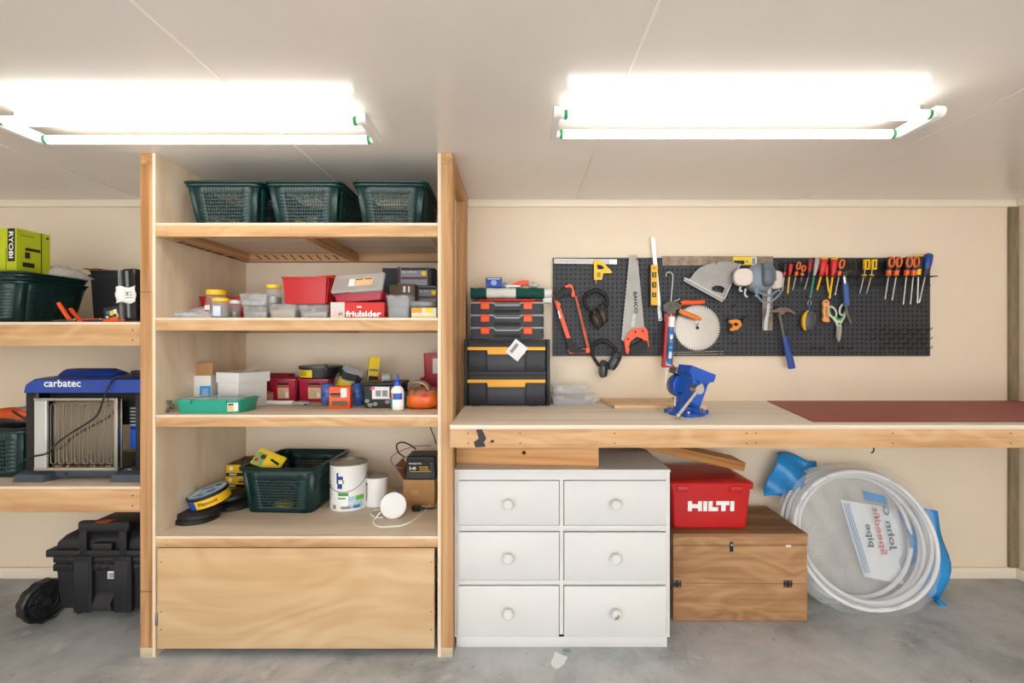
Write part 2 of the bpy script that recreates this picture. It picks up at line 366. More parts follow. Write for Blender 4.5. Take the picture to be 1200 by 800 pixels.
# dark burnt timber patches under the top shelf (old stamp)
st = mat('stamp_ink', '3a2413', .8, var=.4, vscale=30)
for i in range(9):
    y = 2.28+i*.055
    n = G(Matrix.Translation((UL1+.0455, y, S1-.0615)) @ Matrix.Rotation(random.uniform(-.5, .5), 4, 'Z')); n.box(-.037, -.008, -.012, .018, -.0003, .0006); n.build('stamp_mark', st, unit, -UB)
for i in range(12):
    x = -1.5+i*.05
    n = G(Matrix.Translation((x, WB-.0465, S1-.036)) @ Matrix.Rotation(random.uniform(.5, .9), 4, 'Y')); n.box(-.02, .022, -.0006, .0003, -.003, .003); n.build('stamp_mark', st, unit, -UB)
# left storage shelves
left = thing('storage_shelves', 'deep pine shelves left of the tall unit, planer on the lower one', 'shelves', (-2.4, YU, .6)); LB = left.location
for z, h in ((SA, .106), (SB, .114)):
    sh = wbox('shelf_board', ply_x, left, XL+.001, UL0-.001, YU+.002, WB-.001, z-.012, z, .001, LB)
    wbox('front_beam', beam_x, sh, XL+.001, UL0-.001, YU+.002, YU+.047, z-h, z-.0122, .002, LB+sh.location)
    wbox('back_beam', pine_x, sh, XL+.001, UL0-.001, WB-.046, WB-.001, z-h, z-.0122, .002, LB+sh.location)
    for X in (-2.75, -2.2): wbox('joist', pine_y, sh, X-.022, X+.022, YU+.0475, WB-.0465, z-h, z-.0122, .001, LB+sh.location)
    for k in (.35, .75):
        n = G(); n.cyl((X_(155, YU), YU+.0012, z-h*k), (X_(155, YU), YU+.005, z-h*k), .0033, n=8); n.build('nail', m_ink, sh, -(LB+sh.location))
# the bench
bench = thing('workbench', 'long plywood-topped pine workbench below the pegboard', 'workbench', (1.35, YB, .95)); BB = bench.location
wbox('bench_top', bench_ply, bench, UR1+.001, XR-.001, YB, WB-.001, BT-.018, BT, .001, BB)
bm_ = wbox('front_beam', beam_x, bench, UR1+.001, XR-.001, YB+.002, YB+.047, .951, BT-.0182, .002, BB)
wbox('back_beam', pine_x, bench, UR1+.001, XR-.001, WB-.046, WB-.001, .951, BT-.0182, .002, BB)
for X in (.35, 1.0, 1.65, 2.3, 2.95): wbox('joist', pine_y, bench, X-.022, X+.022, YB+.0475, WB-.0465, .951, BT-.0182, .001, BB)
for X in (-.2, .02, .42, .98, 1.02, 1.6, 2.1, 2.6):
    for k in (.97, 1.012):
        n = G(); n.cyl((X, YB+.0012, k), (X, YB+.005, k), .003, n=8); n.build('nail', m_ink, bm_, -(BB+bm_.location))
n = G(); n.prism([(X_(557, YB), .953), (X_(569, YB), .955), (X_(567, YB), .975), (X_(570, YB), .99), (X_(565, YB), 1.029), (X_(558, YB), 1.029), (X_(561, YB), .99), (X_(555, YB), .975)], YB+.0012, YB+.004)
n.build('tar_stain', mat('tar', '1a1512', .5), bm_, -(BB+bm_.location))
n = G(); n.prism([(X_(574, YB), .972), (X_(579, YB), .974), (X_(579, YB), .985), (X_(575, YB), .983)], YB+.0012, YB+.004)
n.build('tar_stain', MATS['tar'], bm_, -(BB+bm_.location))
# ------------------------------------------------------------------ baskets
def basket_mesh(w, d, h, tap=.84, nx=14, nz=9, ny=20, r=.03, wx=(.17, .83), wz=(.12, .74)):
    """perforated plastic basket body: chamfered corners, a pierced window in every side"""
    g = G()
    def P(u, z, side):                                # side 0 front,1 right,2 back,3 left ; u 0..1 along the side
        k = tap+(1-tap)*z/h; W, D, R = w*k, d*k, r
        if side == 0: return (-W/2+R+(W-2*R)*u, -D/2, z)
        if side == 1: return (W/2, -D/2+R+(D-2*R)*u, z)
        if side == 2: return (W/2-R-(W-2*R)*u, D/2, z)
        return (-W/2, D/2-R-(D-2*R)*u, z)
    for side in range(4):
        n = nx if side % 2 == 0 else ny
        us = [0]+[wx[0]+(wx[1]-wx[0])*(i//2+.62*(i % 2))/(n-.38) for i in range(2*n)]+[1]
        zs = [0]+[h*(wz[0]+(wz[1]-wz[0])*(i//2+.62*(i % 2))/(nz-.38)) for i in range(2*nz)]+[h]
        V = [[g._v(P(u, z, side)) for z in zs] for u in us]
        for i in range(len(us)-1):
            for j in range(len(zs)-1):
                if i % 2 == 1 and j % 2 == 1 and 0 < i < len(us)-2 and 0 < j < len(zs)-2: continue
                g._f((V[i][j], V[i+1][j], V[i+1][j+1], V[i][j+1]))
        # corner after this side
        a = [P(1, z, side) for z in (0, h*.5, h)]; b = [P(0, z, (side+1) % 4) for z in (0, h*.5, h)]
        c = []
        for p, q in zip(a, b):
            cx_, cy_ = (q[0], p[1]) if side % 2 == 0 else (p[0], q[1])
            m_ = ((p[0]+q[0])/2*.45+cx_*.55, (p[1]+q[1])/2*.45+cy_*.55, p[2]); c.append(m_)
        g.sheet(lambda u, v: (a, c, b)[round(u*2)][round(v*2)], 2, 2)
    bt = [P(u, 0, s) for s in range(4) for u in (0, 1)]
    g._f([g._v(p) for p in bt])
    return g
def rim_mesh(w, d, h, r=.04, lip=.012, double=True):
    g = G()
    def lp(i, z): return [(x, y, z) for x, y in rr(w+2*i, d+2*i, r, 5)]
    prof = [(-.002, h-.024), (.002, h-.024), (lip*.55, h-.021), (lip*.55, h-.014), (lip*.2, h-.012), (lip, h-.008), (lip+.002, h-.002), (lip-.003, h+.001), (-.002, h+.001)]
    g.loft([lp(i, z) for i, z in prof], ring=True); return g
def basket(label, w, d, h, loc, rz=0, tap=.84, group=None, nx=14, nz=9, ny=20, name='plastic_basket'):
    t = thing(name, label, 'basket', loc, rz, group)
    b = basket_mesh(w, d, h, tap, nx, nz, ny).build('basket_body', m_green, t, (0, d/2, .0015), solid=.003)
    rim_mesh(w, d, h).build('rim', m_green, t, (0, d/2, .0015))
    return t
def lump(name, label, cat, loc, rx, ry, rz_, m, jit=.12, seed=1, group=None, p=.8, rot=0, base=True):
    """a soft packet"""
    g = G(); g.blob((0, 0, rz_), rx, ry, rz_, 18, 12, jit, seed, p)
    o = g.build(name, m, None, loc, (0, 0, math.radians(rot)), angle=60); tag(o, label, cat, group); return o
# top of the tall unit
yb = 2.225
for i, (xl, xr, rz, lab) in enumerate(((227, 309, 0, 'green perforated basket on the top shelf, against the plywood side panel'),
                             (319, 396, 0, 'green perforated basket on the top shelf, between two other baskets'),
                             (421, 489, 1, 'green perforated basket on the top shelf, next to the pine upright'))):
    w_ = (.338, .335, .325)[i]; xc = (-1.345, -.974, -.575)[i]
    basket(lab, w_, .46, .205, (xc, yb, S1), rz, group='baskets on the top shelf')
m_bagw = mat('plastic_bag_white', 'dcdcd6', .35, var=.15, vscale=25)
m_bagc = mat('plastic_bag_clear', 'e4e6e6', .15, alpha=.55, var=.2, vscale=18)
for (x, lab, m, seed, rx) in ((252, 'white plastic packet inside the basket by the plywood side panel', m_bagw, 3, .06), (372, 'grey and white packet inside the middle top basket', mat('packet_grey', 'c2c8cc', .5, var=.4, vscale=22), 5, .07), (452, 'pale packet inside the basket by the pine upright', mat('packet_pale', 'cfc8ac', .5, var=.35, vscale=18), 9, .07)):
    lump('plastic_packet', lab, 'packet', (X_(x, 2.4), 2.45, S1+.006), rx, .1, .045, m, .1, seed)
lump('plastic_packet', 'yellow packet inside the basket by the plywood side panel', 'packet', (X_(275, 2.3), 2.32, S1+.006), .028, .03, .02, m_yellow, .08, 4)
lump('plastic_packet', 'small yellow packet inside the middle top basket', 'packet', (X_(350, 2.3), 2.315, S1+.006), .024, .025, .025, m_yellow, .08, 6)
lump('plastic_packet', 'blue packet inside the middle top basket', 'packet', (X_(362, 2.3)+.07, 2.315, S1+.006), .03, .03, .035, m_blue, .08, 8)
# ------------------------------------------------------------------ generic packaging
def carton(label, w, d, h, loc, rz=0, m=m_paper, cat='box', name='cardboard_box', group=None, lid=True, rx=0, ry=0):
    t = thing(name, label, cat, loc, rz, group, rx, ry)
    g = G(); g.box(-w/2, w/2, 0, d, 0, h-(.0012 if lid else 0), .001); g.build('carton', m, t)
    if lid:                                           # tuck-in top flap standing a hair proud
        g = G(); g.box(-w/2-.0006, w/2+.0006, -.0008, d, h-.0011, h, .0004); g.build('flap', m, t)
    return t
def pack(label, xl, xr, yt, Y, zb, d, m, rz=0, **k):
    """carton whose front spans xl..xr and reaches up to yt at distance Y"""
    return carton(label, (xr-xl)*Y/F, d, Z_(yt, Y)-zb, (X_((xl+xr)/2, Y), Y, zb), rz, m, **k), (xr-xl)*Y/F, Z_(yt, Y)-zb
def lines(parent, x0, x1, y, zs, m, h=.0022, t=.0004, name='print_line'):
    for k, z in enumerate(zs):
        g = G(); g.box(x0, x1-(x1-x0)*.18*(k % 2), y-t, y, z, z+h); g.build(name, m, parent)
def jar(label, x, yt, Y, zb, r, lidm, h=None, fill=None, square=False):
    h = h or Z_(yt, Y)-zb; t = thing('storage_jar', label, 'jar', (X_(x, Y), Y, zb))
    g = G(); g.lathe([(r*.9, 0), (r, .006), (r, h*.72), (r*.86, h*.8), (r*.86, h*.82)], 24, True, True); g.build('jar_body', m_cloudy, t)
    g = G(); g.lathe([(r*.82, .004), (r*.9, .008), (r*.9, h*(fill or .4)), (r*.4, h*(fill or .4)+.004)], 20); g.build('contents', m_dsteel if not fill else m_ink2, t)
    g = G(); n = 36
    prof = [(.94, h*.825), (.96, h*.83), (.96, h*.9), (.93, h*.905), (.96, h*.91), (.96, h-.003), (.9, h)]
    g.loft([[(r*k*(1+(.012 if j % 2 else 0))*math.cos(6.2832*j/n), r*k*(1+(.012 if j % 2 else 0))*math.sin(6.2832*j/n), z) for j in range(n)] for k, z in prof])
    g.build('screw_lid', lidm, t); return t
def tub(label, xl, xr, yt, Y, zb, d, m=m_cloudy, lidm=None, fill=.4, rz=0, name='plastic_tub', cat='container', fm=None, tap=.92):
    w_ = (xr-xl)*Y/F; h = Z_(yt, Y)-zb; t = thing(name, label, cat, (X_((xl+xr)/2, Y), Y, zb), rz)
    g = G(Matrix.Translation((0, d/2, 0))); g.cup(w_-.008, d-.008, h-.004, .012, .0016, tap, .003); g.build('tub_body', m, t)
    if fill: g = G(Matrix.Translation((0, d/2, .002))); g.rbox(w_*tap-.016, d*tap-.016, 0, h*fill, .01, .004, 1, 1.02); g.build('contents', fm or m_dsteel, t)
    g = G(Matrix.Translation((0, d/2, 0))); g.rbox(w_, d, h-.0038, h+.0022, .013, .0015); g.build('lid', lidm or m_cloudy, t)
    for k in (-1, 1):
        g = G(); g.box(k*w_*.25-.012, k*w_*.25+.012, -.003, 0, h-.014, h, .001); g.build('lid_clip', lidm or m_cloudy, t)
    return t
def binbox(label, xl, xr, yt, Y, zb, d, m, rz=0, ribs=6, tap=.9, lip=.004, sticker=None, name='parts_bin', cat='bin'):
    w_ = (xr-xl)*Y/F-2*lip; h = Z_(yt, Y)-zb; t = thing(name, label, cat, (X_((xl+xr)/2, Y), Y+lip, zb), rz)
    g = G(Matrix.Translation((0, d/2, 0))); g.cup(w_, d, h, .006, .002, tap, lip, lh=.007); g.build('bin_body', m, t)
    for k in range(ribs):                             # stiffening ribs on both long sides
        y = d*.1+d*.8*k/(ribs-1)
        for sx in (-1, 1):
            g = G(); g.loft([[(sx*(w_/2*tap+.0005), y-.002, .004), (sx*(w_/2*tap+.004), y-.002, .004), (sx*(w_/2*tap+.004), y+.002, .004), (sx*(w_/2*tap+.0005), y+.002, .004)],
                             [(sx*w_/2, y-.002, h-.008), (sx*(w_/2+.0035), y-.002, h-.008), (sx*(w_/2+.0035), y+.002, h-.008), (sx*w_/2, y+.002, h-.008)]])
            g.build('rib', m, t)
    if sticker:
        a = math.degrees(math.atan(d/2*(1-tap)/h)); zc = h*.5; yy = d/2-(d/2*tap+(d/2-d/2*tap)*zc/h)
        s = card(t, (sticker[0]*w_, yy-.0006, zc), w_*.42, h*.72, m_peach, (a, 0, 0))
        card(s, (0, -.0007, h*.29), w_*.42, h*.13, m_ink, name='print_band'); card(s, (0, -.0007, h*.17), w_*.42, h*.09, m_redpr, name='print_band')
        card(s, (w_*.13, -.0007, -h*.2), w_*.1, h*.22, m_paper, name='barcode')
        for q in range(4): card(s, (-w_*.06, -.0007, h*(.06-.09*q)), w_*.22, h*.02, m_ink2, name='print_line')
    return t
# ------------------------------------------------------------------ second shelf (fixings)
m_bolt = mat('bolt_heap', '8b98a4', .35, .6, var=.5, vscale=60)
def bolts(label, c, rx, ry, n, seed):
    t = thing('bolt_heap', label, 'bolts', c); rnd = random.Random(seed)
    for i in range(n):
        a = rnd.uniform(0, 6.28); rad = rnd.random()**.5; p = Vector((math.cos(a)*rx*rad, math.sin(a)*ry*rad, .007+.012*(1-rad)))
        g = G(Matrix.Translation(p) @ Euler((rnd.uniform(0, 3), rnd.uniform(0, 3), rnd.uniform(0, 3))).to_matrix().to_4x4())
        g.lathe([(.011, -.004), (.011, .004)], 6); g.cyl((0, 0, .004), (0, 0, .02), .005, n=8); g.build('bolt', m_bolt, t)
# long red bin running back along the plywood side
t = binbox('long red parts bin of bolts behind the yellow-lidded jars', 232, 284, 347, 2.44, S2, .3, m_red, 0, 8)
bolts('heap of grey bolts in the long red bin behind the yellow-lidded jars', (t.location.x, 2.6, S2+.0), .08, .1, 34, 3)
bpy.data.objects['bolt_heap'].location.z = Z_(349, 2.5)-.012
g = G()
def bagf(u, v):
    x = -.125+.25*u; prof = math.sin(math.pi*min(1, max(0, u)))**.7
    h = (.02+.085*u*(1-.35*u))*(1 if v < .5 else 1)
    a = v*2*math.pi
    rnd = math.sin(37*u+11*v)*.004+math.sin(61*v+9*u)*.004
    return (x+rnd, .07*math.cos(a)*max(.15, prof)+rnd, max(.0, h*(.5-.5*math.cos(a-math.pi/2-1.57))*max(.1, prof)**.5+rnd*prof*.6))
g.sheet(bagf, 26, 26); o = g.build('plastic_bag', mat('bag_frosted', 'e6e8ea', .2, alpha=.6, var=.15, vscale=30), None, (X_(214, 2.3), 2.31, S2+.0015), angle=70)
tag(o, 'crumpled clear plastic bag lying against the plywood side panel', 'bag')
lump('fixings_packet', 'pale packet of fixings inside the crumpled clear bag', 'packet', (X_(220, 2.31), 2.31, S2+.001), .07, .04, .016, mat('pale_fixings', 'c9ced4', .5, var=.3, vscale=40), .1, 12)
t = jar('tall yellow-lidded jar with a printed label in front of the red bin', 254, 340, 2.36, S2, .047, m_yellow, fill=.3)
card(t, (-.018, -.045, .05), .034, .035, m_paper, (0, 0, -22)); card(t, (-.018, -.0462, .04), .03, .008, m_redpr, (0, 0, -22), 'print_band')
t = jar('short yellow-lidded jar standing in front of the taller jar', 259, 349.5, 2.235, S2, .037, m_yellow, fill=.5)
card(t, (.004, -.0378, .032), .034, .046, mat('pale_blue_label', 'c9d3e2', .6))
t = jar('short jar with a white lid beside the yellow-lidded jars', 275, 352, 2.3, S2, .026, m_white); card(t, (-.012, -.0245, .025), .022, .04, m_peach, (0, 0, -25))
tub('clear lidded tub of screws, bottom of two next to the white-lidded jar', 281, 314, 358.5, 2.24, S2, .11, fill=.55)
zt = Z_(358.5, 2.24)+.0024
tub('clear lidded tub of wall plugs, stacked on the other tub', 278, 313, 344, 2.245, zt, .1, fill=.45, fm=mat('green_plugs', '9aa69d', .6, var=.4, vscale=50))
tub('wide low clear tub under the red bin and a yellow-lidded jar', 312, 347, 356.5, 2.22, S2, .2, fill=.6, fm=mat('tan_screws', 'b9aa94', .5, var=.3, vscale=60))
tub('wide low clear tub under the red bin, beside the printed red carton', 347.5, 385.5, 357, 2.22, S2, .2, fill=.5)
z2 = Z_(356.4, 2.22)+.003
t = jar('yellow-lidded jar standing on a clear tub beside the red bin', 321, 334, 2.29, z2, .033, m_yellow)
binbox('bright red ribbed bin standing on two clear tubs', 328, 384, 324, 2.225, z2+.0005, .19, m_red, -3, 6, .9)
t, w_, h_ = pack('orange carton behind the bright red bin', 366, 394, 323, 2.5, S2, .12, m_orange, -25); card(t, (-.03, -.001, h_-.045), .05, .05, m_paper)
t, w_, h_ = pack('dark grey carton standing behind the tilted organiser', 448, 509, 314, 2.62, S2, .09, mat('slate_card', '3b424b', .7), 0)
# printed red carton
t, w_, h_ = pack('red and white printed carton supporting the tilted organiser', 387, 450, 354, 2.21, S2, .15, m_redpr)
card(t, (-w_*.36, -.0014, h_/2), w_*.26, h_, mat('carton_silver', 'cfcac6', .6, var=.06, vscale=40), name='side_print')
text('friulsider', m_white_ink, t, (w_*.12, -.0022, h_*.27), w_*.66, h_*.38, bold=.03); text('FM', mat('pinkish', 'd8b0a8', .6), t, (-w_*.34, -.0026, h_*.3), w_*.16, h_*.32, bold=.02)
card(t, (0.01, -.0016, h_*.7), .022, .006, m_white_ink, name='emblem')
# tilted organiser with clear lid on a crimson base
zo = Z_(354, 2.21)+.001
t = thing('organiser_case', 'crimson organiser case with clear lid, tipped on the red printed carton', 'organiser', (X_(420, 2.23), 2.222, zo+.006), 0, None, 0, -4)
g = G(Matrix.Translation((0, .08, 0))); g.cup(.225, .15, .036, .01, .002, .93, .004); g.build('case_base', m_crim, t)
L_ = G(Matrix.Translation((0, -.003, .037)) @ Matrix.Rotation(math.radians(48), 4, 'X')); L_.rbox(.236, .118, 0, .014, .008, .003, 1, 1, 0, .059)
ld = L_.build('clear_lid', mat('lid_clear', 'cfcfcb', .15, alpha=.4), t)
for (px_, w2, h2, m2) in ((-.028, .03, .05, m_paper), (.026, .085, .052, m_peach)):
    g = G(Matrix.Translation((px_, -.003, .037)) @ Matrix.Rotation(math.radians(48), 4, 'X')); g.box(-w2/2, w2/2, .032, .032+h2, .0143, .015); g.build('paper_label', m2, ld)
for px_ in (.002, .045):
    g = G(Matrix.Translation((px_, -.003, .037)) @ Matrix.Rotation(math.radians(48), 4, 'X')); g.box(-.017, .017, .072, .079, .0151, .0157); g.build('print_band', mat('brown_ink', '5a3418', .7), ld)
for k in range(9):
    g = G(Matrix.Translation((-.1+.025*k, -.003, .037)) @ Matrix.Rotation(math.radians(48), 4, 'X')); g.box(-.0015, .0015, .004, .112, -.004, -.0005); g.build('lid_rib', m_cloudy, ld)
tub('clear hinged tub beside the printed red carton', 451, 481, 346, 2.225, S2, .14, fill=.5, fm=mat('grey_screws', '6e757c', .5, .3, var=.4, vscale=60))
t, w_, h_ = pack('flat carton with an orange and yellow end label, by the upright', 482, 511, 360.5, 2.215, S2, .15, mat('light_card', 'dcdad2', .6))
card(t, (-w_*.28, -.0012, h_*.74), w_*.44, h_*.46, mat('orange_print', 'f09a1e', .6), name='print_band'); card(t, (w_*.22, -.0012, h_*.74), w_*.3, h_*.46, m_yellowpr, name='print_band')
card(t, (0, -.0012, h_*.1), w_*.96, h_*.1, m_yellowpr, name='print_band')
zf = Z_(360.5, 2.215)
o = lump('paper_packet', 'grey wrapped packet lying on the orange-labelled carton', 'packet', (X_(495, 2.27), 2.285, zf+.001), .062, .06, .017, mat('grey_wrap', '8f9294', .5, var=.25, vscale=20), .06, 21, p=.6)
t, w_, h_ = pack('brown and silver carton of screws behind the hinged tub', 456, 486, 333, 2.44, S2, .14, mat('umber_card', '6b5b48', .7, var=.2), -3)
card(t, (w_*.1, -.0013, h_*.86), .012, .03, m_paper); card(t, (w_*.28, -.0013, h_*.86), .008, .03, m_paper)
m_screw = mat('screw_box_grey', '8b8f98', .6)
def screwbox(label, xl, xr, yt, Y, zb, d, rz=0):
    t, w_, h_ = pack(label, xl, xr, yt, Y, zb, d, m_screw, rz)
    hh = min(h_, .085); z0 = h_-hh
    card(t, (-w_*.45, -.0013, z0+hh/2), w_*.1, hh*.96, mat('maroon_print', '5d2f2c', .6), name='print_band')
    card(t, (w_*.05, -.0013, z0+hh*.86), w_*.86, hh*.14, m_ink, name='print_band')
    card(t, (w_*.05, -.0013, z0+hh*.32), w_*.86, hh*.14, MATS['maroon_print'], name='print_band')
    s = G(); s.prism([(-.012, .012), (.012, .012), (.012, -.006), (0, -.014), (-.012, -.006)], -.0006, 0); s.build('shield_emblem', m_yellowpr, t, (w_*.38, -.0013, z0+hh*.6))
    text('10g x 50mm', m_white_ink, t, (-w_*.12, -.0016, z0+hh*.68), w_*.5, hh*.14); return t
b1 = screwbox('grey screw carton with yellow shield emblem, lower one by the upright', 488.5, 511, 335, 2.5, S2, .11)
zb1 = Z_(335, 2.5)
t = screwbox('grey screw carton with yellow shield emblem, top of its stack', 466, 501, 312.5, 2.47, zb1+.0005, .12)
# ------------------------------------------------------------------ third shelf
def y3(y): return YD(y, S3)
# turquoise organiser
t = thing('organiser_tray', 'turquoise organiser tray with clear lid at the shelf edge', 'organiser', (X_(242, 2.2), 2.195, S3), -2)
m_turq = mat('turquoise_plastic', '1fa087', .35)
g = G(Matrix.Translation((0, .09, 0))); g.cup(.3, .17, .062, .02, .0025, .93, .006); g.build('tray_body', m_turq, t)
g = G(Matrix.Translation((0, .09, 0))); g.rbox(.286, .156, .0625, .069, .015, .002); g.build('clear_lid', m_clear, t)
g = G(Matrix.Translation((0, .09, 0))); g.rbox(.26, .13, .004, .05, .015, .002); g.build('contents', mat('tray_contents', 'c3c9c4', .6, var=.3, vscale=30), t)
for x in (-.09, .075):
    g = G(); g.box(x-.02, x+.02, -.005, .001, .043, .064, .002); g.build('catch', m_turq, t)
s = card(t, (.122, .004, .03), .042, .04, m_paper, (8, 0, 25)); card(s, (-.008, -.0007, -.006), .022, .024, m_peach, name='print_band'); card(s, (-.008, -.0007, .012), .022, .008, m_ink, name='print_band')
# long nails / spikes
for k, (dx, dz, rz, pt) in enumerate(((0, 0, 4, 1), (.004, .012, -3, 1), (.006, .024, 8, 1), (-.002, .034, 14, 1), (.012, .044, -14, 0), (.008, .012, 10, 1))):
    t = thing('steel_spike', 'long grey steel spike stacked beside the turquoise tray', 'spike', (X_(189.5, 2.24)+dx, 2.225+.012*(k % 3), S3+.006+dz), rz, 'spikes beside the turquoise tray')
    g = G(); g.cyl((0, 0, 0), (.018, 0, 0), .0004, .0068, 10); g.build('point', m_dsteel, t)
    g = G(); g.cyl((.018, 0, 0), (.04, 0, 0), .0068, n=10); g.build('shank', m_dsteel, t)
# white cartons
t, w_, h_ = pack('white carton with raised brown flap and blue label', 222, 247, 440, 2.42, S3, .1, m_paper, 0, lid=False)
g = G(Matrix.Translation((0, .014, h_)) @ Matrix.Rotation(math.radians(-8), 4, 'X')); g.box(-w_/2, w_/2, -.0015, 0, 0, .062); g.build('open_flap', m_kraft, t)
s = card(t, (w_*.24, -.0006, h_*.16), w_*.5, h_*.36, mat('cyan_print', '1f9be0', .6), name='blue_label'); s.location.z = h_*.2+.045
for k in range(4): card(s, (0, -.0008, .012-.008*k), w_*.3, .0025, m_white_ink, name='print_line')
t, w_, h_ = pack('flat kraft carton with a white label beside the white boxes', 294, 311, 462, 2.52, S3, .2, mat('kraft_pale', 'c9a583', .8), 4)
card(t, (0, -.0012, h_*.5), w_*.8, h_*.6, m_paper)
for k in range(3): card(t, (-.01, -.002, h_*.66-.009*k), w_*.5, .002, mat('pink_ink', 'c88', .6) if False else m_ink2, name='print_line')
def whitebox(label, xl, xm, xr, yt, Y, zb, h, d, rz):
    t = carton(label, .158, d, h, (X_(xm, Y), Y, zb), rz, m_paper)
    return t
t = carton('white carton under the dented white box, above the turquoise tray', .15, .16, .1215, (X_(267, 2.4), 2.4, S3), -24, m_paper)
t2 = carton('dented white carton on top of another white box', .165, .175, .05, (X_(267, 2.39), 2.385, S3+.122), -24, m_paper, lid=False)
g = G(); g.box(-.083, .083, -.001, .175, .05, .0512); g.build('lid', mat('paper_worn', 'dcdcd8', .7, var=.12, vscale=14), t2)
g = G(Matrix.Translation((-.01, .12, .0515)) @ Matrix.Rotation(math.radians(20), 4, 'X')); g.box(-.035, .03, 0, .05, 0, .0012); g.build('loose_flap', m_paper, t2)
# crimson bins
binbox('crimson labelled parts bin, first beside the white boxes', 313, 347, 444, 2.6, S3, .17, m_crim, 0, 4, .86, .006, (0.02,))
binbox('crimson labelled parts bin under the black round tub', 347.5, 386, 444, 2.6, S3, .17, m_crim, 0, 4, .86, .006, (0.02,))
binbox('crimson parts bin pushed to the wall behind the labelled ones', 304, 338, 438, 2.79, S3, .08, m_crim, 0, 4, .9, .004)
b = binbox('crimson parts bin at the base of the stack by the upright', 492, 519, 443, 2.76, S3, .1, m_crim, 0, 3, .9, .004)
zz = Z_(443, 2.76)
b = binbox('small crimson bin with white label, top of the stack by the upright', 496, 520, 414, 2.74, zz+.0005, .1, m_red, 0, 3, .92, .004)
card(b, (.012, .001, .07), .035, .085, m_paper)
# white tube and loose hardware
t = thing('sealant_tube', 'white plastic tube lying before the crimson bins', 'tube', (X_(312, 2.5), 2.5, S3+.0115), 0)
g = G(); g.cyl((0, 0, 0), (.14, 0, 0), .011, n=16); g.build('tube_body', m_white, t); g = G(); g.cyl((.14, 0, 0), (.15, 0, 0), .008, .004, 12); g.build('cap', m_white, t)
for k, (x, lab, m) in enumerate(((352, 'crumpled clear wrapper on the shelf before the crimson bins', m_bagc), (367, 'small steel bracket with a blue end before the crimson bins', m_dsteel))):
    if k == 0: lump('plastic_wrapper', lab, 'wrapper', (X_(x, 2.48), 2.49, S3+.001), .045, .03, .01, m, .2, 31)
    else:
        t = thing('steel_bracket', lab, 'bracket', (X_(x, 2.46), 2.46, S3)); g = G(); g.box(-.04, .05, -.006, .006, .0005, .004, .001); g.build('plate', m, t)
        g = G(); g.tube([(.05, 0, .004), (.065, 0, .006), (.07, 0, .016), (.055, 0, .02)], .003); g.build('hook_end', m, t); g = G(); g.cyl((-.045, 0, .006), (-.03, 0, .006), .0055, n=10); g.build('blue_end', m_blue, t)
# black round tub with yellow label on crimson bin
zc_ = Z_(444, 2.6)
t = thing('round_tub', 'black round lidded tub with yellow label on a crimson bin', 'tub', (X_(373, 2.68), 2.72, zc_+.0005))
g = G(); g.lathe([(.098, 0), (.105, .004), (.11, .05), (.116, .05), (.116, .058)], 36); g.build('tub_body', m_black, t)
g = G(); g.lathe([(.117, .0585), (.117, .066), (.1, .069)], 36); g.build('lid', mat('smoke_lid', '3c434a', .35), t)
g = G(); g.sheet(lambda u, v: (.1105*math.sin(-1.05+1.0*u), -.1105*math.cos(-1.05+1.0*u), .006+.04*v), 8, 1); s = g.build('yellow_label', m_yellowpr, t)
for k in range(3):
    g = G(); g.sheet(lambda u, v: (.111*math.sin(-.95+.6*u), -.111*math.cos(-.95+.6*u), .034-.009*k+.003*v), 6, 1); g.build('print_line', m_ink, s)
g = G(); g.box(.06, .075, -.105, -.095, .03, .075, .002); g.build('clip', m_black, t)
# blue canisters and orange carton
for (x, lab) in ((380, 'blue metal canister left of the orange carton'), (415, 'blue metal canister right of the orange carton')):
    t = thing('blue_canister', lab, 'canister', (X_(x+1, 2.46), 2.5, S3)); rr_ = .033
    g = G(); g.lathe([(rr_*.95, 0), (rr_, .003), (rr_, .1), (rr_*.93, .104)], 24); g.build('can_body', mat('canister_blue', '1d3f93', .4, var=.3, vscale=35, vcol='5c7fc4'), t)
    g = G(); g.lathe([(rr_*.96, .1045), (rr_*.96, .11), (rr_*.8, .112)], 24); g.build('lid', m_blue, t)
t, w_, h_ = pack('orange printed carton between two blue canisters', 386, 410, 453, 2.36, S3, .045, m_orange, 5)
card(t, (w_*.2, -.0014, h_*.72), w_*.3, h_*.42, m_paper, name='white_label'); card(t, (0, -.0014, h_*.24), w_*.72, h_*.22, mat('olive_print', '6c6a4a', .7, var=.4, vscale=60), name='picture_print')
card(t, (-w_*.18, -.0014, h_*.66), w_*.55, h_*.1, m_ink, name='print_band'); card(t, (-w_*.14, -.0014, h_*.55), w_*.5, h_*.05, mat('dark_green_ink', '2c5a34', .6), name='print_band')
# grey and yellow bag
g = G()
def pouch(w_, h_, d_, seed):
    def fn(u, v):
        a = 2*math.pi*u; e = (1-abs(2*v-1)**3)
        return (w_/2*math.copysign(abs(math.cos(a))**.6, math.cos(a))*(.92+.08*math.sin(9*v+seed)), d_/2*math.sin(a)*(.15+.85*e)*(1+.12*math.sin(7*u*6.28+5*v+seed)), h_*v+.006*math.sin(5*a+seed)*e)
    return fn
def bagthing(label, w_, h_, d_, loc, rz, ry, m, bands=(), rx=0, seed=1):
    t = thing('foil_pouch', label, 'pouch', loc, rz, None, rx, ry); g = G(); fn = pouch(w_, h_, d_, seed); g.sheet(fn, 40, 16); g.build('pouch_skin', m, t, angle=70)
    for (v0, v1, u0, u1, mm) in bands:
        g = G(); g.sheet(lambda u, v: (lambda p: (p[0]*1.012, p[1]*1.03-.001, p[2]))(fn(u0+(u1-u0)*u, v0+(v1-v0)*v)), 14, 6); g.build('printed_band', mm, t, angle=70)
    return t
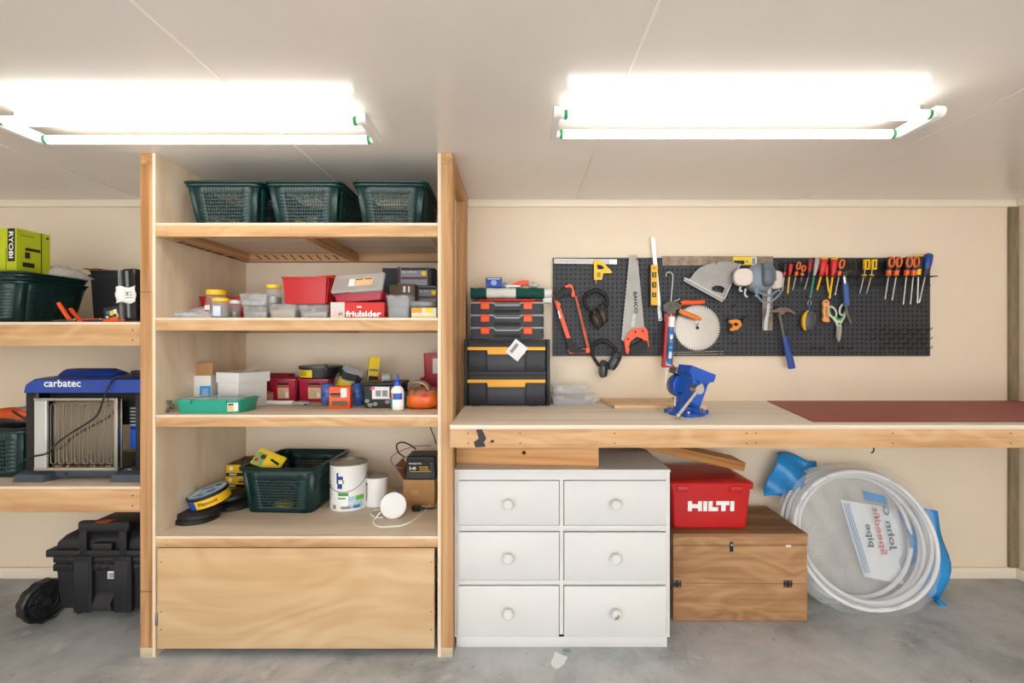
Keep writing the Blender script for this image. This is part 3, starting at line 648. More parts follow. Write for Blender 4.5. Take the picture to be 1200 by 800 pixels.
t = bagthing('grey and yellow foil bag leaning behind the orange carton', .125, .15, .05, (X_(403, 2.6), 2.6, S3+.045), 0, 22, mat('bag_grey', '9b9d9e', .35, var=.2, vscale=20), ((.12, .5, .55, .95, m_yellowpr), (.55, .8, .55, .95, m_ink)))
t = bagthing('dark grey bag with an orange patch, leaning by the black round tub', .08, .12, .04, (X_(394, 2.62), 2.63, S3+.035), 0, 18, mat('bag_dgrey', '57534f', .35, var=.2, vscale=20), ((.1, .5, .55, .95, mat('amber_print', 'e89a1c', .6)),))
t = carton('yellow carton with a blue edge standing upright', .055, .045, Z_(418, 2.64)-S3, (X_(434, 2.64), 2.64, S3), 25, m_yellowpr, ry=6)
card(t, (-.0278, .022, .12), .04, .1, m_bluepr, (0, 0, -90), 'blue_edge'); card(t, (.002, -.0012, .12), .05, .035, m_ink, name='print_band'); card(t, (.0, -.0012, .17), .045, .012, mat('grey_print', '787868', .6), name='print_band')
# black organiser with white label
t = thing('black_tool_case', 'black plastic case with a white label behind the glue bottle', 'case', (X_(446, 2.36), 2.37, S3))
g = G(Matrix.Translation((0, .09, 0))); g.rbox(.185, .17, 0, .112, .008, .003, .93, 1); g.build('case_body', m_black, t)
g = G(Matrix.Translation((0, .09, 0))); g.rbox(.2, .186, .113, .125, .008, .003); g.build('lid', m_black, t)
s = card(t, (-.002, .0, .075), .085, .06, m_paper, (3, 0, 0)); card(s, (-.04, -.0007, .022), .022, .012, mat('pink_print', 'e0506a', .6), name='print_band'); card(s, (-.012, -.0007, -.002), .025, .03, m_ink2, name='print_band'); card(s, (.02, -.0007, -.002), .025, .03, m_ink2, name='print_band')
for (x, z) in ((-.07, .035), (-.03, .02), (.03, .03), (.07, .022), (.05, .045), (-.055, .015)):
    g = G(); g.prism([(x+.012*math.cos(a)*(1+.3*math.sin(3*a)), z+.01*math.sin(a)) for a in [k*.785 for k in range(8)]], .002, .0052); g.build('worn_patch', mat('worn_grey', '9a9a96', .7), t)
t = thing('red_tape_roll', 'clear tape roll with a red core on the black case', 'tape', (X_(448, 2.36), 2.42, S3+.1255), 0)
g = G(Matrix.Translation((0, 0, .022))); n_ = 28
g.loft([[(x, r*math.cos(6.2832*k/n_), r*math.sin(6.2832*k/n_)) for k in range(n_)] for r, x in ((.0135, -.02), (.022, -.02), (.022, .02), (.0135, .02))], ring=True); g.build('tape_wound', mat('grey_tape', 'a0a4a4', .3), t, rot=(0, 0, math.radians(20)))
g = G(Matrix.Translation((0, 0, .022))); g.loft([[(x, r*math.cos(6.2832*k/n_), r*math.sin(6.2832*k/n_)) for k in range(n_)] for r, x in ((.011, -.024), (.0134, -.024), (.0134, .024), (.011, .024))], ring=True); g.build('core', m_redpr, t, rot=(0, 0, math.radians(20)))
# glue bottle
t = thing('glue_bottle', 'white glue bottle with a blue spout at the shelf edge', 'bottle', (X_(464.5, 2.29), 2.31, S3))
g = G(); g.lathe([(.024, 0), (.0305, .004), (.0315, .02), (.0315, .085), (.029, .1), (.018, .113), (.014, .116)], 28, sy=.7); g.build('bottle_body', m_white, t)
g = G(); g.lathe([(.0165, .1165), (.0165, .135), (.0125, .138), (.008, .142), (.0035, .172), (.002, .173)], 20); g.build('spout_cap', mat('spout_blue', '2456c8', .35), t)
g = G(); g.sheet(lambda u, v: (.0318*math.sin(-1.0+2.2*u), -.0318*.72*math.cos(-1.0+2.2*u), .022+.062*v), 12, 1); s = g.build('label', m_white_ink, t)
g = G(); g.sheet(lambda u, v: (.0321*math.sin(-.55+1.5*u), -.0321*.73*math.cos(-.55+1.5*u), .052+.03*v), 10, 1); g.build('blue_panel', m_blue, s)
g = G(); g.sheet(lambda u, v: (.0321*math.sin(-1.15+.5*u), -.0321*.73*math.cos(-1.15+.5*u), .005+.078*v), 4, 1); g.build('green_panel', mat('teal_print', '1a8f8a', .6), s)
g = G(); g.sheet(lambda u, v: (.0323*math.sin(-1.15+.5*u), -.0323*.735*math.cos(-1.15+.5*u), .06+.022*v), 4, 1); g.build('orange_panel', m_orange, s)
# orange and black sack
t = thing('foil_pouch', 'slumped orange and black bag, torn open, by the upright', 'pouch', (X_(492, 2.3), 2.33, S3))
g = G(); g.blob((0, .05, .042), .078, .06, .042, 30, 14, .06, 41, .6); g.build('pouch_skin', mat('bag_orange', 'ec6a17', .35, var=.2, vscale=14), t, angle=60)
g = G(); g.blob((.0, .05, .075), .072, .055, .028, 30, 12, .05, 43, .6); g.build('black_band', mat('bag_black', '26221f', .4, var=.3, vscale=24, vcol='c9744a'), t, angle=60)
g = G(Matrix.Translation((.0, .03, .1)) @ Matrix.Rotation(.5, 4, 'Y')); g.sheet(lambda u, v: (-.055+.1*u, -.03+.07*v, .022*math.sin(3.1*u)+.008*math.sin(9*v)), 10, 8); g.build('torn_flap', mat('bag_inner', 'b5a68c', .5), t, solid=.001, angle=70)
card(t, (.02, -.012, .075), .02, .03, m_redpr, (0, 20, 0), 'emblem')
t = thing('green_tape', 'green plastic strip behind the orange bag', 'strip', (X_(478, 2.46), 2.46, S3)); g = G(); g.rbox(.06, .06, 0, .075, .02, .003); g.build('roll', m_turq, t); g = G(); g.lathe([(.018, .0752), (.018, .08)], 18); g.build('core', m_ink, t)
# ------------------------------------------------------------------ bottom shelf of the tall unit
def y4(y): return YD(y, S4)
# yellow cartons behind the basket
yy = 2.665; zb = S4
for k, lab in enumerate(('yellow and black carton on the shelf behind the green basket, bottom of its stack', 'yellow and black carton in the stack behind the green basket, second up', 'yellow and black carton behind the green basket, top of its stack')):
    hh = .062
    t = carton(lab, .145, .2, hh, (X_(278, yy)+.006*k, yy, zb), 0, m_yellow, lid=False); zb += hh+.0008
    card(t, (0, -.0006, .0095), .144, .017, m_ink, name='print_band'); card(t, (-.035, -.0012, .01), .04, .008, m_paper, name='print_line')
    g = G(); g.cyl((-.045, -.001, .042), (-.045, 0, .042), .011, n=16); g.build('emblem', m_white_ink, t); card(t, (.03, -.0008, .032), .06, .008, m_ink, name='print_line'); card(t, (.03, -.0008, .044), .05, .008, m_ink2, name='print_line')
    if k == 2: g = G(); g.box(-.0725, .0725, 0, .2, hh, hh+.0007); g.build('top_print', mat('top_band', '4a3a20', .6), t)
tB = basket('large green perforated basket standing on the bottom shelf', .385, .42, .232, (X_(325, 2.43), 2.425, S4), -3, tap=.86, nx=20, nz=10, ny=22)
t = thing('sandpaper_pack', 'yellow and green printed packet poking out of the large basket', 'packet', (X_(314, 2.5), 2.5, S4+.245), 0, None, -40, 22)
g = G(); g.box(-.075, .07, 0, .014, -.035, .055, .002); g.build('pack', m_yellowpr, t)
card(t, (-.045, -.0006, .0), .05, .065, mat('sage_print', '7fae6a', .6), (0, 0, 0), 'green_panel'); g = G(); g.cyl((-.035, -.0013, .015), (-.035, -.0006, .015), .013, n=14); g.build('emblem', mat('brown_print', '5a1d18', .6), t)
g = G(); g.cyl((-.058, -.0013, -.01), (-.058, -.0006, -.01), .01, n=14); g.build('emblem', m_redpr, t); card(t, (.03, -.0008, .012), .05, .012, m_ink, (0, 12, 0), 'print_band')
lump('tool_bag', 'dark tool roll lying inside the large basket', 'tool roll', (X_(335, 2.6), 2.63, S4+.006), .12, .1, .075, mat('roll_dark', '20262a', .6), .06, 51)
lump('yellow_packet', 'yellow packet at the bottom of the large basket', 'packet', (X_(335, 2.5), 2.475, S4+.006), .05, .02, .025, m_yellow, .08, 52)
t = thing('hose_loop', 'black hose loop over the far corner of the large basket', 'hose', (X_(292, 2.6), 2.585, S4+.187)); g = G(); g.tube([(-.03, 0, 0), (-.035, .0, .03), (-.02, 0, .05), (.02, .0, .052), (.06, .01, .05)], .005); g.build('hose', m_black, t)
# sanding discs
disc = thing('sanding_disc', 'black sanding disc at the bottom of the pile by the side panel', 'sanding disc', (X_(223, 2.32), 2.37, S4))
g = G(); g.lathe([(.092, 0), (.096, .003), (.096, .018), (.09, .021), (.02, .021)], 40); g.build('foam_pad', m_black, disc)
g = G(); g.lathe([(.094, .0215), (.094, .0235)], 40); g.build('grit_face', mat('grit', '3c3a38', .9, var=.3, vscale=80), disc)
d2 = dup(disc); d2['label'] = 'black sanding disc, second in the pile by the side panel'; d2.location = (X_(225, 2.32), 2.375, S4+.0238)
d3 = dup(disc); d3['label'] = 'larger black sanding disc lying between the round tin and the basket'; d3.location = (-1.485, 2.557, S4); d3.scale = (1.05, 1.05, 1.1)
d4 = dup(disc); d4['label'] = 'black sanding disc tilted on the larger one behind the round tin'; d4.location = (-1.49, 2.56, S4+.044); d4.rotation_euler = (.0, math.radians(-9), 0)
t = thing('sanding_tin', 'round blue and yellow tin tilted on the sanding discs', 'tin', (X_(240, 2.36), 2.41, S4+.0735), 0, None, 9, -13)
R_ = .09
g = G(); g.lathe([(R_*.97, 0), (R_, .003), (R_, .043)], 44); g.build('tin_side', m_yellow, t)
g = G(); g.lathe([(R_*1.02, .0432), (R_*1.03, .047), (R_*1.03, .056), (R_*1.0, .059), (R_*.96, .058)], 44); g.build('rim', m_black, t)
tp = G(); tp.lathe([(R_*.95, .0582), (R_*.95, .0592)], 40); tp = tp.build('top_label', mat('sky_print', '4aa3d6', .5, var=.4, vscale=22, vcol='c9dfe8'), t)
for (x, y, w2, d2_, m2) in ((-.045, -.02, .03, .05, m_paper), (-.01, .03, .05, .016, m_redpr), (.03, .045, .03, .02, m_ink), (.03, -.02, .04, .03, m_bluepr), (-.02, -.045, .04, .02, m_bluepr)):
    g = G(); g.box(x-w2/2, x+w2/2, y-d2_/2, y+d2_/2, .0592, .0597); g.build('print_patch', m2, tp)
g = G(); g.sheet(lambda u, v: ((R_+.0006)*math.sin(-1.2+1.0*u), -(R_+.0006)*math.cos(-1.2+1.0*u), .002+.04*v), 12, 1); g.build('blue_wrap', m_blue, t)
def wraptext(body, m, parent, R, a0, zc, width, height, bold=0):
    o = text(body, m, parent, (0, 0, 0), width, height, (0, 0, 0), bold)
    for v in o.data.vertices:
        a = a0+v.co.x/R; v.co = Vector((R*math.sin(a), -R*math.cos(a), zc+v.co.y))
    return o
wraptext('Flexovit', m_ink, t, R_+.0012, .45, .024, .085, .018, .02)
# paint cans
def paintcan(label, x, Y, r, h, m):
    t = thing('paint_can', label, 'paint can', (X_(x, Y), Y+r, S4))
    g = G(); g.lathe([(r, 0), (r*1.015, .003), (r, .006), (r, h-.008), (r*1.02, h-.004), (r*1.02, h), (r*.96, h), (r*.95, h-.006), (r*.9, h-.006)], 44, True, False); g.build('can_body', m, t)
    g = G(); g.lathe([(r*.945, h-.0065), (r*.92, h-.002), (r*.86, h-.003), (r*.86, h-.007), (r*.3, h-.0068)], 40); g.build('lid', mat('tin_lid', 'a9a499', .4, .6, var=.3, vscale=16), t)
    g = G(); g.lathe([(r*1.022, h-.004), (r*1.022, h+.0006), (r*.955, h+.0006), (r*.955, h-.004)], 44, False, False); g.build('rim', m_dsteel, t)
    return t
t = paintcan('large white paint can with blue and green print and wire handle', 401.5, 2.47, .094, .232, m_white); r = .094
def wrap(name, m, parent, r, a0, a1, z0, z1, off=.0006, n=12):
    g = G(); g.sheet(lambda u, v: ((r+off)*math.sin(a0+(a1-a0)*u), -(r+off)*math.cos(a0+(a1-a0)*u), z0+(z1-z0)*v), n, 1); return g.build(name, m, parent)
m_navy = mat('navy_print', '1d3f8e', .6); m_lime = mat('lime_print', '6cbf3c', .6)
lg = wrap('logo_stem', m_navy, t, r, -.36, -.24, .14, .195); wrap('logo_foot', m_navy, t, r, -.3, -.02, .115, .14); wrap('logo_bar', m_navy, t, r, -.24, .02, .16, .178); wrap('logo_leaf', m_lime, t, r, -.02, .08, .14, .16)
wrap('green_print_line', m_greenpr, t, r, -.26, .3, .078, .094); wrap('green_print_line', m_greenpr, t, r, -.26, .15, .062, .07)
wrap('splash_print', mat('splash', '5fb8d8', .6, var=.5, vscale=30, vcol='e8eef0'), t, r, .3, 1.15, .012, .075, .0005); wrap('blue_print_block', m_bluepr, t, r, .55, .95, .012, .028, .001); wrap('green_print_block', m_lime, t, r, .7, 1.2, .05, .075, .001)
wrap('barcode', m_ink2, t, r, -.62, -.4, .01, .03); wrap('info_print', m_ink2, t, r, -.1, .4, .012, .026)
for q in range(6): wrap('print_line', mat('pale_ink', 'b8bcc0', .6), t, r, -1.05, -.7, .06+.016*q, .066+.016*q)
g = G(); g.tube([(r*1.02*math.cos(a), -r*1.04*abs(math.sin(a))-.002*0, .165-.075*math.sin(-a)*-1*(1)) if False else (r*1.03*math.cos(a), r*1.05*math.sin(a), .17+.072*math.sin(a)) for a in [math.pi+math.pi*k/18 for k in range(19)]], .0018, 6); g.build('wire_handle', m_dsteel, t)
for sx in (-1, 1): g = G(); g.cyl((sx*r, 0, .17), (sx*(r+.006), 0, .17), .009, n=12); g.build('handle_ear', m_dsteel, t)
t = paintcan('small white paint can beside the large one', 438, 2.53, .056, .152, m_white); wrap('label', mat('label_tan', 'b99d8f', .6), t, .056, -1.25, -.7, .05, .11); wrap('label_header', mat('label_green', '3a4f3a', .6), t, .056, -1.25, -.7, .11, .125)
wrap('barcode', m_ink2, t, .056, -1.0, -.75, .03, .05)
# downlight
t = thing('led_downlight', 'round white downlight propped on its cable', 'downlight', (X_(461, 2.38), 2.38, S4+.062), 8, None, 78, 0)
g = G(); g.lathe([(.056, -.010), (.062, -.008), (.063, 0), (.061, .004), (.058, .005)], 44); g.build('trim_ring', m_white, t, rot=(0, 0, 0))
g = G(); g.lathe([(.056, .0052), (.055, .0062), (.01, .007)], 40); g.build('diffuser', mat('diffuser', 'e2e2e0', .3), t)
g = G(); g.lathe([(.03, -.035), (.045, -.033), (.045, -.0102)], 30); g.build('heat_sink', m_white, t)
for (a, sx) in ((75, 1), (255, 1)):
    c, s_ = math.cos(math.radians(a)), math.sin(math.radians(a))
    g = G(); g.tube([(c*.05, s_*.05, -.012), (c*.066, s_*.066, -.016), (c*.07, s_*.07, -.008)], .004); g.build('spring_clip', mat('clip_blue', '3a4a8c', .4), t)
t = thing('white_cable', 'white flex of the downlight looping over the shelf', 'cable', (X_(470, 2.35), 2.35, S4))
def shp(x, y, z=.004): Y = YD(y, S4+z); return (X_(x, Y)-t.location.x, Y-2.35, z)
g = G(); g.tube([shp(448, 596), shp(438, 598), shp(434, 602), shp(440, 606), shp(449, 606)], .0038); g.build('flex', m_white, t)
pts = [shp(446, 600, .03), shp(439, 608), shp(438, 613), shp(446, 617), shp(460, 616.5), shp(472, 615), shp(485, 609), shp(495, 601), shp(503, 594), shp(503, 589), shp(493, 588), shp(478, 589), shp(474, 589, .03)]
def smooth(P, k=4):
    P = [Vector(p) for p in P]; out = []
    for i in range(len(P)-1):
        a, b, c, d = P[max(0, i-1)], P[i], P[i+1], P[min(len(P)-1, i+2)]
        for j in range(k):
            u = j/k; out.append(.5*((2*b)+(c-a)*u+(2*a-5*b+4*c-d)*u*u+(3*b-a-3*c+d)*u**3))
    return out+[P[-1]]
g = G(); g.tube(smooth(pts), .0038); g.build('flex', m_white, t)
# carton with charger
zk = .11
t = carton('open kraft carton under the battery charger', .165, .2, .135, (X_(472, 2.56)+.084, 2.56, S4), 0, m_kraft, lid=False)
g = G(Matrix.Translation((-.0825, 0, .135)) @ Matrix.Rotation(math.radians(-32), 4, 'Y')); g.box(-.001, .001, .004, .19, 0, .085); g.build('side_flap', m_kraft, t)
card(t, (-.02, -.0008, .07), .04, .03, mat('tape_tan', 'c79a62', .4), name='tape_strip')
t = thing('battery_charger', 'black battery charger with printed front on the kraft carton', 'charger', (X_(493, 2.56)-.001, 2.563, S4+.1355), 0, None, 0, 0)
g = G(Matrix.Translation((0, .075, 0))); g.rbox(.166, .15, 0, .122, .01, .006, 1, .93); g.build('charger_case', m_black, t)
fp = card(t, (0, .0015, .058), .14, .1, mat('panel_black', '101114', .35), (4, 0, 0), 'front_panel')
text('PROJECTA', m_white_ink, fp, (-.028, -.0012, .026), .066, .0095, bold=.02); text('5-40', m_white_ink, fp, (-.042, -.0012, .002), .036, .017, bold=.03)
text('BATTERY', m_yellowpr, fp, (.018, -.0012, .008), .05, .008, bold=.02); text('CHARGER', m_yellowpr, fp, (.018, -.0012, -.004), .05, .008, bold=.02)
card(fp, (0, -.001, -.015), .112, .002, m_yellowpr, name='print_line'); card(fp, (.042, -.001, -.012), .02, .003, m_redpr, name='print_line')
for k in range(3): card(fp, (.058, -.001, .026-.014*k), .012, .003, m_ink2, name='print_line')
for k in range(4): card(fp, (-.03+.024*k, -.001, -.028), .013, .006, m_ink2, name='print_line')
for k in range(8): g = G(); g.box(-.06+.016*k, -.052+.016*k, .02, .13, .121, .1245, .0005); g.build('vent_fin', m_black, t)
t = thing('charger_lead', 'black lead looping over the battery charger', 'lead', (X_(480, 2.6), 2.56, S4+.215)); tl = t.location
def wp(x, y, Y): return (X_(x, Y)-tl.x, Y-tl.y, Z_(y, Y)-tl.z)
g = G(); g.tube(smooth([wp(475, 536, 2.57), wp(467, 530, 2.58), wp(465, 521, 2.6), wp(472, 518, 2.62), wp(482, 522, 2.63), wp(487, 526, 2.65)]), .004); g.build('lead', m_black, t)
g = G(); g.tube(smooth([wp(472, 549, 2.54), wp(462, 545, 2.545), wp(458, 537, 2.56), wp(466, 530, 2.6), wp(485, 523, 2.64), wp(505, 522, 2.66)]), .0022); g.build('thin_lead', mat('mauve_lead', '8f3f78', .5), t)
g = G(); g.tube(smooth([wp(511, 520, 2.6), wp(509, 512, 2.62), wp(506, 505, 2.64), wp(504, 499, 2.66)]), .003); g.build('lead', m_black, t)
t = thing('mains_plug', 'black mains plug lying inside the white cable loop', 'plug', (X_(484, 2.4), 2.48, S4+.0135), 0); 
g = G(); g.rbox(.05, .034, -.013, .013, .012, .004, .9, 1); g.build('plug_body', m_black, t); g = G(); g.cyl((.022, 0, 0), (.045, 0, 0), .008, .005, 10); g.build('strain_relief', m_black, t)
g = G(); g.tube(smooth([(.045, 0, 0), (.07, .02, -.008), (.085, .03, -.009), (.092, .05, -.009)]), .0036); g.build('flex', m_black, t)
for k in (-1, 1): g = G(); g.box(-.04, -.024, k*.008-.003, k*.008+.003, -.001, .001); g.build('pin', m_steel, t)
# ------------------------------------------------------------------ left shelves, upper
YA = 2.25
for k, lab in enumerate(('dark green perforated basket, outer one of the nested pair on the upper left shelf', 'dark green perforated basket nested inside another on the upper left shelf')):
    t = basket(lab, .62, .36, Z_(321, YA)-SA-.02, (-2.59, YA-.01, SA+.032*k), 2, tap=.86 if k == 0 else .85, nx=22, nz=9, ny=14, group='nested baskets')
zr = SA+.032+(Z_(321, YA)-SA-.02)
t = thing('power_tool_box', 'lime green printed tool carton standing on the nested baskets', 'box', (X_(19, 2.3), 2.3, zr+.003), -3)
m_limeb = mat('lime_card', 'b9c61a', .5); BH = Z_(267, 2.3)-zr-.003
g = G(); g.box(-.17, 0, 0, .16, 0, BH, .001); g.build('carton', m_limeb, t)
card(t, (-.024, -.0007, BH*.62), .036, BH*.74, m_ink, name='black_band')
text('RYOBI', m_white_ink, t, (-.024, -.0018, BH*.62), BH*.6, .022, (90, 90, 0), .02)
card(t, (-.05, -.0007, BH*.3), .006, BH*.5, mat('olive_ink', '8a9020', .6), name='print_line'); card(t, (-.09, -.0007, BH*.75), .02, .012, m_ink, name='print_line')
for (y, z, w2, h2, nm) in ((.075, .56, .07, .014, 'tool_picture'), (.05, .42, .022, .03, 'tool_picture'), (.055, .2, .055, .022, 'tool_picture'), (.115, .5, .004, BH*.98, 'print_line'), (.145, .9, .01, .012, 'print_line')):
    card(t, (.0007, y, BH*z), w2, h2, m_ink, (0, 0, 90), nm)
card(t, (.0007, .05, BH*.86), .06, .005, MATS['olive_ink'], (0, 0, 90), 'print_line')
g = G(); g.sheet(lambda u, v: (-.12+.24*u, -.08+.18*v, .075*math.sin(math.pi*u)**.6*math.sin(math.pi*v)**.5*(1-.3*u)+.006*math.sin(23*u+4*v)*math.sin(math.pi*u)+.004*math.sin(31*v)*math.sin(math.pi*u)), 22, 16)
o = g.build('plastic_bag', m_bagc, None, (-2.36, 2.52, zr+.003), angle=70); tag(o, 'crumpled clear plastic bag on top of the nested baskets', 'bag')
t = thing('black_crate', 'black plastic crate with ribbed rim behind the nested baskets', 'crate', (-2.06, 2.58, SA)); hh = Z_(317, 2.6)-SA
g = G(Matrix.Translation((0, .14, 0))); g.cup(.42, .26, hh, .012, .003, .94, .006); g.build('crate_body', mat('crate_black', '17181b', .5), t)
g = G(Matrix.Translation((0, .14, 0))); g.loft([[(x, y, z) for x, y in rr(.42+2*i, .26+2*i, .015, 3)] for i, z in ((.0005, hh-.03), (.008, hh-.03), (.008, hh-.024), (.0005, hh-.024))], ring=True); g.build('rib_band', MATS['crate_black'], t)
t = thing('red_cloth_strip', 'red strip lying over the rim of the black crate', 'strip', (X_(107, 2.56), 2.585, Z_(317, 2.6)+.001)); g = G(); g.sheet(lambda u, v: (-.045+.09*u, -.03+.06*v, .001+.004*math.sin(6*u)**2+.003*v), 10, 4); g.build('strip', m_red, t, solid=.0015)
# clear-faced case standing against the upright
t = thing('socket_case', 'black case with clear front edge and paper wrap against the upright', 'case', (X_(152, 2.2), 2.2, SA+.001), 0, None, 0, -3)
hh = Z_(315, 2.2)-SA
g = G(); g.box(-.03, .035, 0, .12, .006, hh, .008); g.build('case_body', mat('gloss_black', '141518', .15), t)
g = G(); g.box(-.045, -.031, -.002, .12, 0, hh*.99, .004); g.build('clear_edge', m_cloudy, t)
g = G(); g.cyl((.0, -.001, .02), (.0, -.001, hh-.01), .007, n=10); g.build('hinge_tube', mat('gloss_grey', '6c737a', .2), t)
g = G(); g.sheet(lambda u, v: (-.05+.09*u, -.009+.004*math.sin(9*v+4*u), hh*.36+hh*.3*v+.006*math.sin(7*u)), 8, 6); g.build('paper_wrap', m_paper, t, solid=.0008)
for k in range(3): card(t, (.012, -.014, hh*.45+.012*k), .035, .003, m_ink2, name='print_line')
t = carton('small dark packet with bright printed labels beside the black case', .085, .03, .075, (X_(128, 2.24), 2.26, SA), -8, mat('packet_dark', '24262c', .5), lid=False, ry=-8, cat='packet')
for (x, z, w2, h2, m2) in ((-.02, .05, .014, .014, m_bluepr), (0, .045, .018, .022, m_yellowpr), (.02, .05, .018, .02, m_paper), (-.025, .03, .014, .01, m_paper), (.015, .022, .03, .01, m_ink2), (-.005, .02, .012, .012, m_orange), (.03, .03, .012, .02, m_yellowpr)):
    card(t, (x, -.0008, z), w2, h2, m2, name='printed_patch')
def pliers(label, loc, rz, blades, hand, spread=14, grip=.13):
    t = thing('pliers', label, 'pliers', loc, rz)
    for s in (-1, 1):
        g = G(); g.tube(smooth([(0, 0, .008), (.03, s*.012, .008), (.06, s*.022, .009), (grip, s*spread*.0018, .010+(.072+.012*s if hand > 1 else 0))], 4), [.006]*4+[.008]*4+[.009]*4+[.008], 8); g.build('handle', m_orange, t)
        g = G(); g.loft([[(0, s*.001, .004), (0, s*.014, .004), (0, s*.014, .013), (0, s*.001, .013)], [(-.05, s*.001, .004), (-.05, s*.018, .004), (-.05, s*.018, .013), (-.05, s*.001, .013)], [(-.1, s*.0005, .006), (-.1, s*.006, .006), (-.1, s*.006, .011), (-.1, s*.0005, .011)]]); g.build('jaw', blades, t)
    g = G(); g.cyl((-.01, 0, .002), (-.01, 0, .017), .011, n=14); g.build('pivot', m_dsteel, t)
    return t
m_oldst = mat('oily_steel', '57534c', .4, .7, var=.3, vscale=30)
pliers('pliers with orange handles lying flat at the shelf front edge', (X_(92, 2.24), 2.235, SA), 8, m_oldst, 1)
pliers('pliers with raised orange handles before the nested baskets', (X_(92, 2.25), 2.29, SA), 168, m_oldst, 2)
pliers('pliers with orange handles and a black joint beside the black case', (X_(122, 2.22), 2.215, SA), -4, m_black, 1, 16, .1)
# ------------------------------------------------------------------ left shelves, lower: planer
YM = 2.235; sM = YM/F
t = thing('thickness_planer', 'blue-hooded benchtop thickness planer with black base', 'planer', (X_(92, YM), YM, SB)); o0 = t.location
def mx(x): return X_(x, YM)-o0.x
def mz(y): return Z_(y, YM)-SB
m_base = mat('planer_grey', '3d4651', .5, var=.1); m_pblue = mat('planer_blue', '1d439c', .32, var=.12, vscale=9); m_colm = mat('column_black', '16171a', .3)
for (x0, x1) in ((17, 58), (131, 176)):
    g = G(); a, b = mx(x0), mx(x1); g.loft([[(a, -.01, 0), (b-.02*(x0 < 50), -.01, 0), (b, .03, 0), (b, .4, 0), (a, .4, 0)], [(a+.006, -.004, mz(556)), (b-.024*(x0 < 50), -.004, mz(556)), (b, .03, mz(556)), (b, .4, mz(556)), (a+.006, .4, mz(556))], [(a+.03, .03, mz(551)), (b-.03, .03, mz(551)), (b-.01, .05, mz(551)), (b-.01, .4, mz(551)), (a+.03, .4, mz(551))]]); g.build('foot', m_base, t)
g = G(); g.box(mx(56), mx(133), .03, .38, .012, mz(551), .004); g.build('base_rail', m_base, t)
for x in (71, 129): g = G(); g.cyl((mx(x), .028, mz(557)), (mx(x), .031, mz(557)), .008, n=8); g.build('bolt', m_black, t)
for (x0, x1, m2) in ((28, 43, m_colm), (157, 175, m_colm)):
    for (y0, y1) in ((.004, .08), (.28, .34)): g = G(); g.box(mx(x0), mx(x1), y0, y1, mz(551), mz(459), .006); g.build('column', m2, t)
g = G(); g.cyl((mx(160), .035, mz(520)), (mx(160), .035, mz(465)), .01, n=14); g.build('column_rod', m_steel, t)
# hood: blue front band with sloping top
A = mx(28); B_ = mx(176)
g = G()
def hood(y, inset, z0, z1): return [(A+.004, y, z0), (B_, y, z0), (B_, y, z1), (A+.05, y, z1), (A+.014, y, z1-.022)]
g.loft([hood(-.005, .01, mz(460), mz(445)), hood(.0, .01, mz(460), mz(444)), hood(.06, .022, mz(460), mz(442.5)), hood(.3, .03, mz(460), mz(441)), hood(.36, .03, mz(460), mz(446))]); hd = g.build('hood', m_pblue, t)
text('carbatec', m_white_ink, hd, ((mx(53)+mx(96))/2, -.0062, mz(448.7)), mx(96)-mx(53), .034, bold=.012)
g = G(); g.cyl((mx(38), .17, mz(455)), (mx(112), .17, mz(455)), .085, n=32, prof=[(0, .07), (.02, .085), (.3, .085)] and [(0, .06), (.06, .082), (.22, .084), (.8, .084), (.95, .07), (1, .05)]); g.build('motor_cover', m_pblue, t)
g = G(); g.box(mx(32), mx(58), .12, .27, mz(459), mz(441), .02); g.build('motor_end', m_colm, t)
g = G(); g.box(mx(43), mx(157), .06, .34, mz(500), mz(460), .004); g.build('cutter_head', mat('head_black', '141414', .5), t)
g = G(); g.box(mx(142), mx(153), .05, .12, mz(528), mz(500), .003); g.build('gear_case', m_blue, t)
for k in range(7): g = G(); g.box(mx(142), mx(156), .05, .11, mz(505-4*k), mz(503-4*k), .001); g.build('bellows_fold', mat('bellows', '8d9399', .6), t)
# folded-up infeed table
tb = G(); tb.box(mx(57), mx(140), .012, .02, mz(549), mz(467), .002); tb = tb.build('folded_table', mat('table_steel', '8f8a82', .22, 1), t)
g = G(); g.box(mx(43), mx(57.2), -.014, .002, mz(550), mz(466), .003); g.build('table_flange', mat('flange_steel', 'c8cccb', .4, .5), tb)
g = G(); g.box(mx(43), mx(140), -.016, 0, mz(550.5), mz(547), .002); g.build('table_lip', m_steel, tb); g = G(); g.box(mx(43), mx(140), -.016, 0, mz(469), mz(466), .002); g.build('table_lip', m_steel, tb)
g = G(); g.box(mx(137), mx(141), -.018, .002, mz(550), mz(466), .002); g.build('table_lip', m_steel, tb)
for k in range(8):
    x = mx(64.5+9.4*k); hw = .011; zt, zb_ = mz(473), mz(543)
    loop = [(x+hw*math.cos(a), -.0092, zt-hw+hw*math.sin(a)) for a in [math.pi*j/6 for j in range(7)]]+[(x+hw*math.cos(a), -.0092, zb_+hw+hw*math.sin(a)) for a in [math.pi+math.pi*j/6 for j in range(7)]]
    g = G(); g.tube(loop, .0017, 6, True); g.build('pressed_rib', mat('rib_steel', 'a8a49c', .3, 1), tb)
g = G(); g.tube(smooth([(mx(165), .05, mz(440)+.004), (mx(150), .02, mz(441)+.002), (mx(137), -.009, mz(442)), (mx(130), -.02, mz(455)), (mx(126), -.03, mz(472)), (mx(119), -.026, mz(486)), (mx(105), -.022, mz(496)), (mx(85), -.02, mz(508)), (mx(72), -.02, mz(518)), (mx(60), -.022, mz(530)), (mx(42), -.024, mz(534)), (mx(26), -.02, mz(543))]), .0042); g.build('power_cord', m_black, t)
